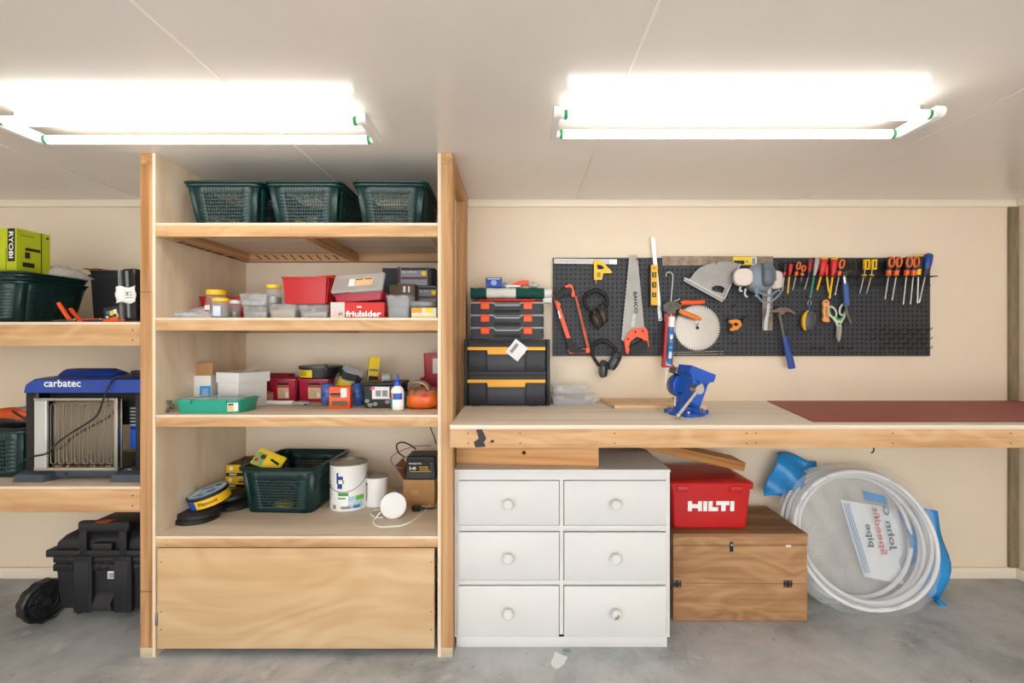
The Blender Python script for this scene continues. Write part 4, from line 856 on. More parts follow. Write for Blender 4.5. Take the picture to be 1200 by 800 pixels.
g = G(); g.rbox(.05, .03, 0, .02, .01, .004, 1, 1, mx(137), .12); g.build('plug', m_black, t, (0, 0, mz(441)+.001))
for k in range(26):
    x = random.choice((random.uniform(60, 80), random.uniform(135, 155), random.uniform(60, 130))); Y = random.uniform(-.004, .02)
    g = G(Matrix.Translation((mx(x), .006 if x < 133 else .01, .0145 if False else (mz(546.8) if x < 133 else mz(551)+.0006)))@Matrix.Rotation(random.uniform(0, 3), 4, 'Z')); g.sheet(lambda u, v: (-.005+.01*u, -.003+.006*v, .004*math.sin(3*u)), 4, 1); g.build('wood_shaving', mat('shaving', 'd8b27c', .8), t)
YT = 2.3
t = basket('small dark green basket under the orange tool beside the planer', .4, .3, Z_(502, YT)-SB, (X_(-22, YT), YT, SB), 0, nx=16, nz=8, ny=12, tap=.92)
zt_ = Z_(502, YT)
g_ = thing('power_tool', 'orange and black cordless tool resting in the small green basket', 'power tool', (X_(-2, 2.36), 2.42, zt_-.03), 0)
g = G(); g.blob((.02, 0, .075), .1, .045, .04, 22, 12, 0, 1, .75); g.build('motor_housing', mat('tool_orange', 'd4521c', .4, var=.3, vscale=20), g_)
g = G(); g.blob((.0, 0, .05), .115, .048, .035, 22, 10, 0, 1, .8); g.build('grip', m_black, g_)
g = G(); g.cyl((.06, 0, .085), (.125, 0, .11), .035, .018, 18); g.build('nose', mat('tool_grey', '7b7f84', .4), g_)
g = G(); g.tube(smooth([(.05, -.04, .1), (.09, -.05, .08), (.125, -.04, .06), (.13, -.03, .12)]), .004); g.build('cord', m_black, g_)
# ------------------------------------------------------------------ wheeled tool chest on the floor
YW = 2.47; sW = YW/F
t = thing('wheeled_tool_chest', 'black wheeled tool chest with pull handle under the lower left shelf', 'tool chest', (X_(115, YW), YW, 0)); o0 = t.location
def cx_(x): return X_(x, YW)-o0.x
def cz(y): return Z_(y, YW)
m_ch = mat('chest_black', '1d1f24', .5, bump=.04, bscale=120)
g = G(); W2 = cx_(178); 
g.loft([[(cx_(72), 0, cz(712)), (W2, 0, cz(712)), (W2, .36, cz(712)), (cx_(72), .36, cz(712))], [(cx_(66), -.004, cz(652)), (W2, -.004, cz(652)), (W2, .37, cz(652)), (cx_(66), .37, cz(652))]]); g.build('chest_body', m_ch, t)
g = G(); g.box(cx_(64), W2+.004, -.012, .378, cz(668), cz(660), .004); g.build('rib_band', m_ch, t); g = G(); g.box(cx_(64), W2+.004, -.012, .378, cz(658), cz(652), .004); g.build('rib_band', m_ch, t)
for k in range(10): g = G(); x = cx_(68+10*k); g.box(x-.004, x+.004, -.012, 0, cz(666), cz(655), .001); g.build('rib', m_ch, t)
g = G(); g.box(cx_(57), W2+.01, -.02, .385, cz(651), cz(643), .005); g.build('lid_rim', m_ch, t)
g = G(); g.loft([[(cx_(66), 0, cz(643)), (W2, 0, cz(643)), (W2, .37, cz(643)), (cx_(66), .37, cz(643))], [(cx_(68), .0, cz(635)), (W2, .0, cz(635)), (W2, .365, cz(635)), (cx_(68), .365, cz(635))], [(cx_(74), .02, cz(628)), (W2, .02, cz(628)), (W2, .35, cz(628)), (cx_(74), .35, cz(628))], [(cx_(90), .08, cz(619)), (W2, .08, cz(619)), (W2, .33, cz(619)), (cx_(90), .33, cz(619))]]); g.build('lid', m_ch, t)
for (x0, x1) in ((90, 112), (137, 158)):
    g = G(); g.loft([[(x, y-.012, z) for x, y in rr(cx_(x1)-cx_(x0), .03, .012, 3, (cx_(x0)+cx_(x1))/2)] for z in (cz(714), cz(649))]); g.build('handle_guide', m_ch, t)
    g = G(); g.box(cx_(x0)+.01, cx_(x1)-.01, -.031, -.0275, cz(712), cz(654), .003); g.build('guide_face', m_ch, t)
    g = G(); xm = (cx_(x0)+cx_(x1))/2; g.box(xm-.018, xm+.018, -.024, -.004, cz(649), cz(618), .004); g.build('handle_post', m_ch, t)
g = G(); g.box(cx_(97), cx_(156), -.034, .004, cz(620), cz(609), .008); hb = g.build('pull_handle', m_ch, t)
g = G(Matrix.Translation((cx_(126), -.015, cz(609)))); g.loft([[(-.035, -.018, -.001), (.025, -.018, -.001), (.04, .018, -.001), (-.02, .018, -.001)], [(-.035, -.018, .0015), (.025, -.018, .0015), (.04, .018, .0015), (-.02, .018, .0015)]]); g.build('release_button', m_orange, hb)
g = G(); g.box(cx_(113), cx_(136), -.03, 0, cz(642), cz(634), .004); g.build('latch', m_ch, t)
s = card(t, (cx_(132), -.006, cz(672)), .04, .045, m_paper); 
for k in range(6): card(s, (-.012+.005*k, -.0007, -.006), .0025, .026, m_ink, name='barcode_bar')
g = G(); g.loft([[(cx_(112), -.03, cz(712)), (cx_(137), -.03, cz(712)), (cx_(137), 0, cz(712)), (cx_(112), 0, cz(712))], [(cx_(114), -.03, cz(704)), (cx_(135), -.03, cz(704)), (cx_(135), 0, cz(694)), (cx_(114), 0, cz(694))]]); g.build('kick_plate', m_ch, t)
# wheel, axle leaning towards the room
wm = Matrix.Translation((cx_(60), -.035, .106)) @ Matrix.Scale(.88, 4) @ Matrix.Rotation(math.radians(68), 4, 'Z') @ Matrix.Rotation(math.radians(0), 4, 'Y') @ Matrix.Rotation(math.radians(90), 4, 'X')
g = G(wm); n_ = 48
g.loft([[((r+(.005 if (j//2) % 2 and r > .11 else 0))*math.cos(6.2832*j/n_), (r+(.005 if (j//2) % 2 and r > .11 else 0))*math.sin(6.2832*j/n_), z) for j in range(n_)] for r, z in ((.095, -.03), (.105, -.034), (.112, -.026), (.112, .026), (.105, .034), (.095, .03))], ring=True); wh = g.build('wheel', m_black, t)
g = G(wm); g.lathe([(.096, -.02), (.096, .012), (.02, .02)], 40); g.build('wheel_disc', m_black, wh)
for k in range(10):
    g = G(wm @ Matrix.Rotation(6.2832*k/10, 4, 'Z')); g.box(.02, .096, -.003, .003, .012, .03); g.build('spoke', m_black, wh)
for rad in (.05, .08): g = G(wm); g.tube([(rad*math.cos(6.2832*j/30), rad*math.sin(6.2832*j/30), .025) for j in range(30)], .003, 6, True); g.build('web_ring', m_black, wh)
g = G(wm); g.lathe([(.022, .01), (.022, .034), (.012, .036)], 16); g.build('hub', m_black, wh)
g = G(); g.box(cx_(80), cx_(170), .06, .3, cz(717)+.0, cz(711), .003); g.build('skid', m_ch, t)
for (x, y) in ((85, .05), (165, .05), (85, .3), (165, .3)): g = G(); g.cyl((cx_(x), y, 0), (cx_(x), y, cz(712)), .02, n=12); g.build('foot', m_black, t)
# ------------------------------------------------------------------ under the bench: chest of drawers
m_cw = mat('chest_white', 'd8d9d7', .45, var=.03, vscale=3); m_gap = mat('gap_dark', '3a3a3a', .8)
YC = 2.225
ch = thing('chest_of_drawers', 'white painted chest of six drawers with round knobs', 'chest of drawers', ((-.278+.7065)/2, YC, 0)); co = ch.location
def hx(x): return X_(x, YC)-co.x
def hz(y): return Z_(y, YC)
HT = .804; xa, xb = -.278-co.x, .7065-co.x
g = G(); g.box(xa, xb, 0, .54, .05, .062); g.build('bottom_rail', m_cw, ch)
g = G(); g.box(xa+.006, xb-.01, .006, .53, 0, .0498, .002); g.build('plinth', m_cw, ch)
for a, b in ((xa, xa+.02), (xb-.02, xb)): g = G(); g.box(a, b, 0, .54, .0625, HT-.0005, .001); g.build('side_panel', m_cw, ch)
g = G(); g.box(xa+.0205, xb-.0205, .53, .54, .0625, HT-.03); g.build('back_panel', m_cw, ch)
g = G(); g.box(xa-.003, xb+.003, -.004, .545, HT-.0295 if False else HT, HT+.012, .002); g.build('chest_top', m_cw, ch)
HT2 = HT+.012
zr_ = [hz(y) for y in (563, 614.5, 623, 679, 686, 745)]
g = G(); g.box(xa+.0205, xb-.0205, 0, .02, zr_[0]+.003, HT-.0005); g.build('top_rail', m_cw, ch)
for a, b in ((zr_[2], zr_[1]), (zr_[4], zr_[3])): g = G(); g.box(xa+.0205, xb-.0205, 0, .02, a+.004, b-.004, .001); g.build('drawer_rail', m_cw, ch)
g = G(); g.box(xa+.0205, xb-.0205, 0, .02, .0625, zr_[5]-.003); g.build('drawer_rail', m_cw, ch)
g = G(); g.box(hx(655.7), hx(660.3), -.0002, .02, .0625, HT-.001); g.build('mullion', m_cw, ch)
k = 0
for row in range(3):
    for (x0, x1, dy) in ((536, 655, 0), (661, 780, -.004)):
        z1, z0 = zr_[2*row]+.0, zr_[2*row+1]
        d = G(); d.box(hx(x0), hx(x1), -.006+dy*(row > 0), .016, z0, z1, .002); d = d.build('drawer_front', m_cw, ch)
        kn = G(Matrix.Translation(((hx(x0)+hx(x1))/2, -.0062+dy*(row > 0), (z0+z1)/2)) @ Matrix.Rotation(math.radians(90), 4, 'X'))
        kn.lathe([(.014, 0), (.013, .006), (.012, .012), (.02, .016), (.0245, .024), (.024, .032), (.018, .038), (.006, .04)], 28); kn = kn.build('knob', m_cw, d)
        if row == 2 and x0 > 600:
            g = G(); g.prism([((hx(x0)+hx(x1))/2+dx, (z0+z1)/2+dz) for dx, dz in ((-.01, -.012), (.006, -.009), (.012, .003), (.005, .012), (.002, .002), (-.009, -.002))], -.0525, -.048); g.build('chipped_paint', mat('bare_wood', 'a87d52', .8), kn)
# timber offcuts on the chest
t = thing('timber_offcut', 'pine offcut with a drilled hole lying on the white chest', 'timber', (.05, 2.30, HT2+.0005), -5.2)
hl = []; 
g = G(); hole = [(-.012*0+.03*0-.01+.0095*math.cos(-6.2832*j/16)-.0, .058+.0095*math.sin(-6.2832*j/16)) for j in range(16)]
g.prism([(-.335, 0), (.34, 0), (.34, .09), (-.335, .09)], 0, .045, [hole]); g.build('board', wood('pine_warm', 'x', 'b87a42', 'd29a60', 'deae78'), t)
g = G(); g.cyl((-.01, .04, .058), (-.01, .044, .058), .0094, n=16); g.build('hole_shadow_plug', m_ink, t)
t = thing('timber_offcut', 'sloping plank resting on the white chest and red case', 'timber', (1.213, 2.58, .7115), 0, None, 0, 12.6)
g = G(); g.box(-.74, 0, 0, .17, 0, .046, .001); g.build('plank', wood('pine_deep', 'x', '9a6530', 'bd8344', 'cf9a5c'), t)
g = G(); g.box(.0001, .0012, .004, .166, .003, .043); g.build('end_grain', mat('end_grain', 'b58a58', .8, var=.2, vscale=40), t)
# wooden box
YX = 2.434
wb = thing('wooden_chest', 'old varnished plywood chest with steel catch on the floor', 'wooden chest', ((.79+1.461)/2, YX, 0)); wo = wb.location
wx0, wx1 = .79-wo.x, 1.461-wo.x; ZT = .44
g = G(); g.box(wx0, wx1, 0, .4, .004, .19, .001); g.build('lower_panel', ply_old, wb)
g = G(); g.box(wx0, wx1, .0005, .4, .1915, ZT-.062, .001); g.build('upper_panel', ply_old, wb)
g = G(); g.box(wx0-.001, wx1+.001, -.001, .4, ZT-.058, ZT-.016, .001); g.build('lid_front', ply_old, wb)
g = G(); g.box(wx0-.002, wx1+.002, -.003, .402, ZT-.0155, ZT, .001); g.build('lid_top', wood('ply_dark', 'x', '7a583c', '916c4a', 'a6805a', across=14, knots=False, rough=.7), wb)
g = G(); g.box(wx0+.004, wx1-.004, .004, .396, ZT-.062, ZT-.058); g.build('lid_gap', m_gap, wb)
m_iron = mat('black_iron', '3a3735', .5, .6)
for x in (793, 923):
    X = X_(x, YX)-wo.x; h = G(); h.box(X-.02, X+.022, -.002, .0, .172, .206, .0005); h = h.build('hinge', m_iron, wb)
    g = G(); g.cyl((X-.02, -.003, .1905), (X+.022, -.003, .1905), .0035, n=8); g.build('pin', m_iron, h)
    for a in (-.012, .012):
        for z in (.179, .2): g = G(); g.cyl((X+a, -.0032, z), (X+a, -.0018, z), .0028, n=8); g.build('screw', m_steel, h)
X = X_(857, YX)-wo.x
c = G(); c.box(X-.009, X+.009, -.003, -.001, ZT-.09, ZT-.04, .0005); c = c.build('catch', m_iron, wb); g = G(); g.cyl((X, -.007, ZT-.055), (X, -.003, ZT-.055), .006, n=10); g.build('catch_knob', m_steel, c)
X = X_(924, YX)-wo.x; g = G(); g.box(X-.014, X+.012, -.003, .0, ZT-.066, ZT-.057, .001); g.build('chipped_edge', m_paper, wb)
# red case
YH = 2.475
t = thing('red_storage_case', 'red plastic lidded case with white lettering on the wooden chest', 'case', (X_(834, YH), YH, ZT+.0005), 0)
hw = (881-787)/2*YH/F
g = G(Matrix.Translation((0, .17, 0))); g.rbox(hw*2, .33, 0, .222, .016, .008, .92, 1); g.build('case_body', mat('case_red', 'c81e1e', .38, var=.08), t)
m_cr = MATS['case_red']
ld = G(Matrix.Translation((0, .17, 0))); ld.loft([[(x, y, z) for x, y in rr(hw*2+2*i, .33+2*i, .02, 4)] for i, z in ((.004, .21), (.011, .21), (.013, .238), (.009, .244), (-.002, .247), (-.008, .25), (-.02, .251))]); ld = ld.build('lid', m_cr, t)
for x in (-.15, .12): g = G(); g.box(x-.03, x+.03, -.014, -.006, .198, .225, .002); g.build('lid_latch', m_cr, ld)
# block lettering built from strokes
m_lw = m_white_ink; LZ = .108; LH = .052
def stroke(x0, x1, z0, z1, par): g = G(); g.box(x0, x1, -.0008, .0, z0, z1); return g.build('letter_stroke', m_lw, par)
lt = bpy.data.objects.new('lettering', None); COL.objects.link(lt); lt.parent = t; lt.location = (0, .0085, LZ+.012); lt.rotation_euler = (math.radians(3), 0, 0)
x = -.118; W = .018
for (a, b, z0, z1) in ((0, .02, 0, 1), (.02, .05, .3, .7), (.05, .07, 0, 1), (.076, .096, 0, 1), (.102, .122, 0, 1), (.122, .15, 0, .4), (.14, .178, .6, 1), (.178, .205, .6, 1), (.157, .177, 0, 1) if False else (.165, .187, 0, .6), (.21, .23, 0, 1)):
    stroke(x+a*1.03, x+b*1.03, LH*(z0-.5), LH*(z1-.5), lt)
# ------------------------------------------------------------------ pipe coil in its bag
YP0 = 2.5
pc = thing('pipe_coil', 'coil of white plastic pipe leaning on the wall under the bench', 'pipe coil', (1.868, 2.49, 0), 0, None, -17)
m_pipe = mat('white_pipe', 'e4e5e6', .3); R0 = .352
for k, (dx, dz, dy, r) in enumerate(((0, 0, .0, 1.0), (-.004, .012, .034, .985), (-.018, .028, .066, .97), (-.034, .046, .098, .95), (.004, .0, .128, .99), (.012, .016, .020, .935), (-.002, .004, .052, .925))):
    R = R0*r
    pts = [(dx+R*math.cos(a)*1.06, dy+.006*math.sin(3*a+k), R0+.014+dz*.6+R*math.sin(a)*.98) for a in [6.2832*j/72 for j in range(72)]]
    mn = min(p[2] for p in pts); pts = [(p[0], p[1], p[2]-min(0, mn-.013)) for p in pts]
    g = G(); g.tube(pts, .0115, 10, True); g.build('pipe_turn', m_pipe, pc)
bag = thing('pipe_bag', 'clear printed plastic bag with blue edges wrapped round the pipe coil', 'bag', (1.868, 2.49, 0), 0, None, -17)
m_film = mat('bag_film', 'dfe6ea', .12, alpha=.22, var=.12, vscale=6); m_film2 = mat('bag_back', 'eceff0', .4, alpha=.42, var=.25, vscale=5)
def outline(a):
    c, s_ = math.cos(a), math.sin(a); k = 1/max(abs(c)**2.6+abs(s_)**2.6, 1e-6)**(1/2.6)
    return c*k, s_*k
def film(y, sx, sz, wob, dy=0):
    def fn(u, v):
        a = 6.2832*v; c, s_ = outline(a); r = u
        x = sx*c*r; z = sz*s_*r
        return (x+.012*math.sin(5*a)*r-.005, y+wob*math.sin(9*x*6+5*z*4)*(.3+r)+dy*r**4, max(.002, R0+.02+z+.01*math.sin(7*a+1)*r))
    return fn
g = G(); g.sheet(film(-.022, .395, .375, .006, .03), 14, 60); g.build('front_film', m_film, bag, angle=70)
g = G(); g.sheet(film(.148, .395, .37, .005, -.05), 14, 60); g.build('back_film', m_film2, bag, angle=70)
m_bb = mat('bag_blue', '1f8fd6', .3, var=.15, vscale=10)
def patch(fn, name, m, nu=12, nv=12, solid=.0): g = G(); g.sheet(fn, nu, nv); return g.build(name, m, bag, angle=70, solid=solid)
# blue printed corner flaps, crumpled
patch(lambda u, v: (-.46+.2*u*(1-.1*v)+.11*v, .10+.03*math.sin(6*v+3*u)-.02*u, .58+.24*v-.06*u+.03*math.sin(3*u)), 'blue_corner', m_bb, solid=.002)
patch(lambda u, v: (.30+.12*u+.10*math.sin(2.2*v)*u, .11+.025*math.sin(8*v+2*u), .09+.46*v-.05*u), 'blue_side', m_bb, solid=.002)
patch(lambda u, v: (.38+.13*u, .08+.05*v, .012+.04*math.sin(3*v)*(1-u)+.008*math.sin(9*u)), 'blue_tail', m_bb, solid=.002)
patch(lambda u, v: (-.25+.16*u, .16+.01*math.sin(7*u), .70+.075*v), 'blue_top', m_bb, 8, 6, .002)
# white printed panel seen through the coil, print reversed
pn = patch(lambda u, v: (.04+.26*u-.05*v*(1-u), .130+.006*math.sin(7*u+3*v), .16+.40*v-.05*u), 'print_panel', mat('panel_white', 'e6ebee', .4))
patch(lambda u, v: (.12+.13*u, .124+.003*math.sin(7*u), .56+.05*v-.03*u), 'print_blue_block', m_bb, 6, 4)
for (s_, m2, xx, zz, w2, h2) in (('pipe', mat('slate_ink', '44566a', .6), .105, .37, .12, .045), ('Speedfit', mat('coral_ink', 'd8757a', .6), .163, .395, .25, .045), ('John G', MATS['slate_ink'], .222, .41, .24, .045)):
    text(s_, m2, bag, (xx, .117, zz), w2, h2, (90, 90, 0), .02, 'lettering', mirror=True)
for k in range(3): patch(lambda u, v: (.045+.006*k*2+.004*u-.045*v, .125, .18+.36*v), 'print_stripe', m_bluepr, 1, 10)
text('Speedfit', MATS['coral_ink'], bag, (-.20, .128, .60), .15, .035, (90, -35, 0), .02, 'lettering', mirror=True); text('John', MATS['slate_ink'], bag, (-.12, .128, .70), .08, .03, (90, -40, 0), .02, 'lettering', mirror=True)
t = thing('cup_hook', 'small black hook screwed under the bench edge above the pipe coil', 'hook', (X_(1024, YB+.06), YB+.06, .9505)); g = G(); g.tube(smooth([(0, 0, 0), (0, 0, -.022), (-.004, 0, -.032), (-.012, 0, -.034)]), .003); g.build('wire', m_black, t)
# ------------------------------------------------------------------ on the bench
YD_ = 2.655; sD = YD_/F
t = thing('drawer_tool_box', 'black two-drawer tool box with yellow handles standing on the bench', 'tool box', (X_(594.5, YD_), YD_, BT)); to = t.location
def dx(x): return X_(x, YD_)-to.x
def dz(y): return Z_(y, YD_)-BT
m_tb = mat('toolbox_black', '202328', .5, bump=.04, bscale=150)
ztop = dz(397.5)
g = G(); g.box(dx(544), dx(644.5), .012, .215, .004, ztop, .006); g.build('case', m_tb, t)
for x0, x1 in ((544, 548), (640.5, 644.5)): g = G(); g.box(dx(x0), dx(x1), -.004, .03, .004, ztop, .003); g.build('side_rail', m_tb, t)
for i, (ya, yb_) in enumerate(((401, 435.5), (439, 475))):
    d = G(); d.box(dx(548.5), dx(640), .0, .03, dz(yb_), dz(ya), .004); d = d.build('drawer', m_tb, t)
    for x0, x1 in ((549, 570), (616, 639)): g = G(); g.box(dx(x0), dx(x1), -.006, .001, dz(yb_-1), dz(ya+8), .003); g.build('drawer_block', m_tb, d)
    g = G(); g.box(dx(571), dx(615), -.004, .001, dz(yb_-2), dz(ya+13), .003); g.build('drawer_recess_panel', mat('panel_grey', '353941', .5), d)
    yh = ya+(5.5 if i == 0 else 5.5)
    g = G(); g.prism([(dx(548), dz(yh)), (dx(639), dz(yh)), (dx(639), dz(yh+3.6)), (dx(616), dz(yh+3.6)), (dx(615), dz(yh+8.5)), (dx(572), dz(yh+8.5)), (dx(571), dz(yh+3.6)), (dx(548), dz(yh+3.6))], -.014, -.002); g.build('yellow_handle', mat('handle_yellow', 'f3b01a', .45), d)
for x0, x1 in ((553, 561), (620, 630)): g = G(); g.box(dx(x0), dx(x1), .0, .02, 0, .004); g.build('foot', m_tb, t)
g = G(); g.box(dx(571), dx(616), .005, .02, dz(399.5), ztop+.002, .003); g.build('top_grip', m_tb, t)
g = G(Matrix.Translation((dx(605.5), -.017, dz(410))) @ Matrix.Rotation(math.radians(38), 4, 'Y')); g.box(-.042, .042, -.001, 0, -.046, .046); s = g.build('card_sleeve', mat('sleeve', 'dde0e2', .2), t)
g = G(Matrix.Translation((dx(605.5), -.0185, dz(410))) @ Matrix.Rotation(math.radians(38), 4, 'Y')); g.box(-.026, -.008, -.0006, 0, -.03, .03); g.build('print_patch', m_ink2, s)
# three organisers
YO = 2.67; z0 = BT+ztop+.0022; heights = (Z_(383, YO), Z_(368.3, YO), Z_(353.5, YO))
for i, lab in enumerate(('slim black organiser with orange latches, bottom of three on the tool box', 'slim black organiser with orange latches, middle of three on the tool box', 'slim black organiser with orange latches, top of three on the tool box')):
    zt = heights[i]; h = zt-z0
    t = thing('latch_organiser', lab, 'organiser', (X_(595, YO), YO, z0+.0003), 0, 'three organisers on the tool box'); oo = t.location
    ox = lambda x: X_(x, YO)-oo.x
    g = G(); g.prism([(ox(552), 0), (ox(637), 0), (ox(637), h*.85), (ox(611), h*.85), (ox(608), h*.62), (ox(581), h*.62), (ox(578), h*.85), (ox(552), h*.85)], 0, .02); g.build('front_wall', m_tb, t)
    g = G(); g.box(ox(552), ox(637), .0205, .17, 0, h*.85, .004); g.build('tray', m_tb, t)
    g = G(); g.prism([(ox(551), h*.855), (ox(578), h*.855), (ox(581), h*.65), (ox(608), h*.65), (ox(611), h*.855), (ox(638), h*.855), (ox(638), h-.0005), (ox(611), h-.0005), (ox(608), h*.8), (ox(581), h*.8), (ox(578), h-.0005), (ox(551), h-.0005)], -.004, .012); g.build('lid_edge', mat('smoke_edge', '8b8e92', .3), t)
    g = G(); g.box(ox(551), ox(638), .013, .172, h*.855, h-.0005, .002); g.build('clear_lid', mat('smoke_clear', '6f7377', .2), t)
    g = G(); g.cyl((ox(579), .002, h*.25), (ox(610), .002, h*.25), .008, n=10); g.build('carry_bar', m_tb, t)
    for xc in (568.5, 618.5): g = G(); g.box(ox(xc-5.2), ox(xc+5.2), -.012, -.0045, h*.4, h*.98, .003); g.build('orange_latch', m_orange, t)
    for xc in (553, 636): g = G(); g.box(ox(xc)-.006, ox(xc)+.006, -.003, .0, h*.1, h*.7, .002); g.build('corner_rib', m_tb, t)
    z0 = zt
# red cloth, towel, box, tape on top
def wob(u, v, k): return .003*math.sin(9*u+k)+.002*math.sin(17*v+k)
zq = z0+.001
t = thing('red_cloth', 'folded red cloth under the striped towel', 'cloth', (X_(594, YO), YO+.01, zq)); 
g = G(); g.blob((0, .07, .0085), .2, .075, .0085, 40, 8, .0, 3, .45); g.build('fold', mat('cloth_red', 'b8281e', .9, var=.35, vscale=16, bump=.3, bscale=200), t)
g = G(); g.blob((.02, .0, .009), .14, .012, .006, 30, 8, .02, 3, .6); g.build('fold_edge', mat('cloth_red2', 'cf3a26', .8), t)
zq2 = zq+.0175
t = thing('striped_towel', 'rolled dark green and white striped towel on the organisers', 'towel', (X_(601, YO), YO+.055, zq2+.032)); to = t.location
m_tg = mat('towel_green', '0f4f46', .95, bump=.5, bscale=300, var=.15, vscale=30); m_tw = mat('towel_white', 'dfe2dc', .95, bump=.5, bscale=300, var=.06, vscale=30)
def towel(x0, x1, r, m, nm, n=8):
    g = G(); g.loft([[(x0+(x1-x0)*i/n, .055*math.copysign(abs(math.cos(a))**.7, math.cos(a))*r, .030*math.copysign(abs(math.sin(a))**.8, math.sin(a))*r*(1+.05*math.sin(5*i+a))) for a in [6.2832*j/24 for j in range(24)]] for i in range(n+1)]); return g.build(nm, m, t, angle=60)
tx = lambda x: X_(x, YO)-to.x
towel(tx(551), tx(570), 1.0, m_tg, 'green_stripe'); towel(tx(570), tx(604.5), 1.0, m_tw, 'white_stripe'); towel(tx(604.5), tx(638), 1.0, m_tg, 'green_stripe'); towel(tx(638), tx(646.5), .95, m_tw, 'white_stripe')
towel(tx(637), tx(647), .6, m_tw, 'white_fold').location = (-.0, .0, -.04)
zq3 = zq2+.0645
t = carton('small blue carton with a round picture on the striped towel', 19*YO/F, .06, .052, (X_(578.5, YO), YO+.02, zq3), 0, mat('blue_card', '2347a8', .5), lid=False)
g = G(); g.cyl((0, -.001, .024), (0, 0, .024), .016, n=20); g.build('round_picture', mat('sky_blue_print', '8fb4e0', .5), t); card(t, (0, -.0008, .045), .07, .004, m_white_ink, name='print_line')
t = thing('tape_dispenser', 'orange tape dispenser lying on the striped towel', 'tape dispenser', (X_(607, YO), YO+.03, zq3), -6)
g = G(); g.prism([(-.05, .0), (.0, .0), (.035, .012), (.06, .014), (.06, .036), (.03, .038), (-.005, .032), (-.03, .02), (-.05, .012)], 0, .035); g.build('dispenser_body', mat('tape_orange', 'e2461c', .4), t)
g = G(); g.prism([(-.07, 0), (.02, 0), (.01, .01), (-.06, .014)], -.012, -.001); g.build('loose_label', m_paper, t)
o = lump('crumpled_wrapper', 'crumpled pale wrapper beside the orange tape dispenser', 'wrapper', (X_(625, YO), YO+.05, zq3), .03, .03, .014, m_bagc, .2, 61)
o = lump('crumpled_wrapper', 'blue and grey wrapper between the blue carton and tape dispenser', 'wrapper', (X_(591.5, YO), YO+.05, zq3), .012, .025, .014, mat('wrap_blue', '8ea0c0', .4, var=.3, vscale=30), .2, 62)
# clear cases
YK = 2.72
def ccase(label, x0, x1, zb, h, d, Y):
    t = thing('clear_case', label, 'case', (X_((x0+x1)/2, Y), Y, zb)); w_ = (x1-x0)*Y/F
    m2 = mat('case_clear', 'e6e8ea', .2, alpha=.3)
    g = G(Matrix.Translation((0, d/2, 0))); g.cup(w_-.01, d-.01, h*.62, .01, .002, .97, .004); g.build('case_base', m2, t)
    g = G(Matrix.Translation((0, d/2, 0))); g.rbox(w_, d, h*.625, h, .012, .004); g.build('case_lid', m2, t)
    for k in range(5): g = G(); x = -w_*.4+w_*.2*k; g.box(x-.001, x+.001, .008, d-.008, .003, h*.58); g.build('divider', m2, t)
    for k in (-1, 1): g = G(); g.box(k*w_*.3-.018, k*w_*.3+.018, -.004, 0, h*.4, h*.9, .002); g.build('snap_catch', m2, t)
    return t
ccase('wide clear compartment case, lower of two beside the tool box', 646.5, 700, BT, .058, .14, 2.7)
ccase('clear compartment case stacked on the wider one', 647, 692, BT+.0585, .05, .13, 2.705)
# pencilled pine board
t = thing('pine_board', 'flat pine board with pencilled circles lying behind the vice', 'board', (X_(703, 2.87), 2.54, BT)); Y0 = 2.545
g = G(); a = X_(720, 2.545)-t.location.x; b = X_(828, 2.545)-t.location.x
g.loft([[(a, 0, z), (b, 0, z), (b, .325, z), (0+X_(703, 2.866)-t.location.x, .325, z)] for z in (.0005, .019)]); bd = g.build('board', wood('pine_pale', 'x', 'd2a878', 'e2bf92', 'ebcda4', knots=False), t)
for x in (.17, .42): g = G(); g.tube([(x+.07*math.cos(6.2832*j/36), .16+.07*math.sin(6.2832*j/36), .0192) for j in range(36)], .001, 4, True); g.build('pencil_circle', m_ink2, bd)
# red mat
t = thing('bench_mat', 'dark red rubber bench mat with fine ridges on the bench', 'mat', (X_(1100, 2.4), 2.1, BT))
m_mat = mat('mat_red', '8f4440', .5, var=.12, vscale=10); m_mat2 = mat('mat_ridge', 'a85a56', .45)
P4 = [(X_(953, 2.13), 2.13), (XR-.02, 2.13), (XR-.02, 2.862), (X_(899, 2.862), 2.862)]
g = G(); g.loft([[(x-t.location.x, y-2.1, z) for x, y in P4] for z in (.0004, .004)]); ms = g.build('mat_sheet', m_mat, t)
for k in range(1, 22):
    u = k/22; y = 2.13+.732*u; x0 = P4[0][0]+(P4[3][0]-P4[0][0])*u
    g = G(); g.box(x0-t.location.x+.004, XR-.024-t.location.x, y-2.1-.004, y-2.1+.004, .0041, .0052); g.build('ridge', m_mat2, ms)
# ------------------------------------------------------------------ vice
vy = 2.30
v = thing('bench_vice', 'blue rotating-head bench vice with steel handle bolted on the bench', 'vice', (X_(810, vy), vy+.06, BT)); sv = vy/F
m_vb = mat('vice_blue', '1a55b8', .32, var=.1, vscale=12)
g = G(); g.lathe([(.085, 0), (.088, .004), (.088, .014), (.07, .02), (.062, .03), (.06, .042), (.055, .044)], 40); g.build('swivel_base', m_vb, v)
for a in (15, 135, 255):
    c, s_ = math.cos(math.radians(a)), math.sin(math.radians(a)); g = G(); g.cyl((c*.092, s_*.092, 0), (c*.092, s_*.092, .018), .024, n=18); e = g.build('mounting_ear', m_vb, v); g = G(); g.cyl((c*.094, s_*.094, .018), (c*.094, s_*.094, .026), .009, n=6); g.build('bolt', m_steel, e)
HM = Matrix.Translation((.004, 0, .134)) @ Matrix.Rotation(math.radians(14), 4, 'Z') @ Matrix.Rotation(math.radians(20), 4, 'Y')
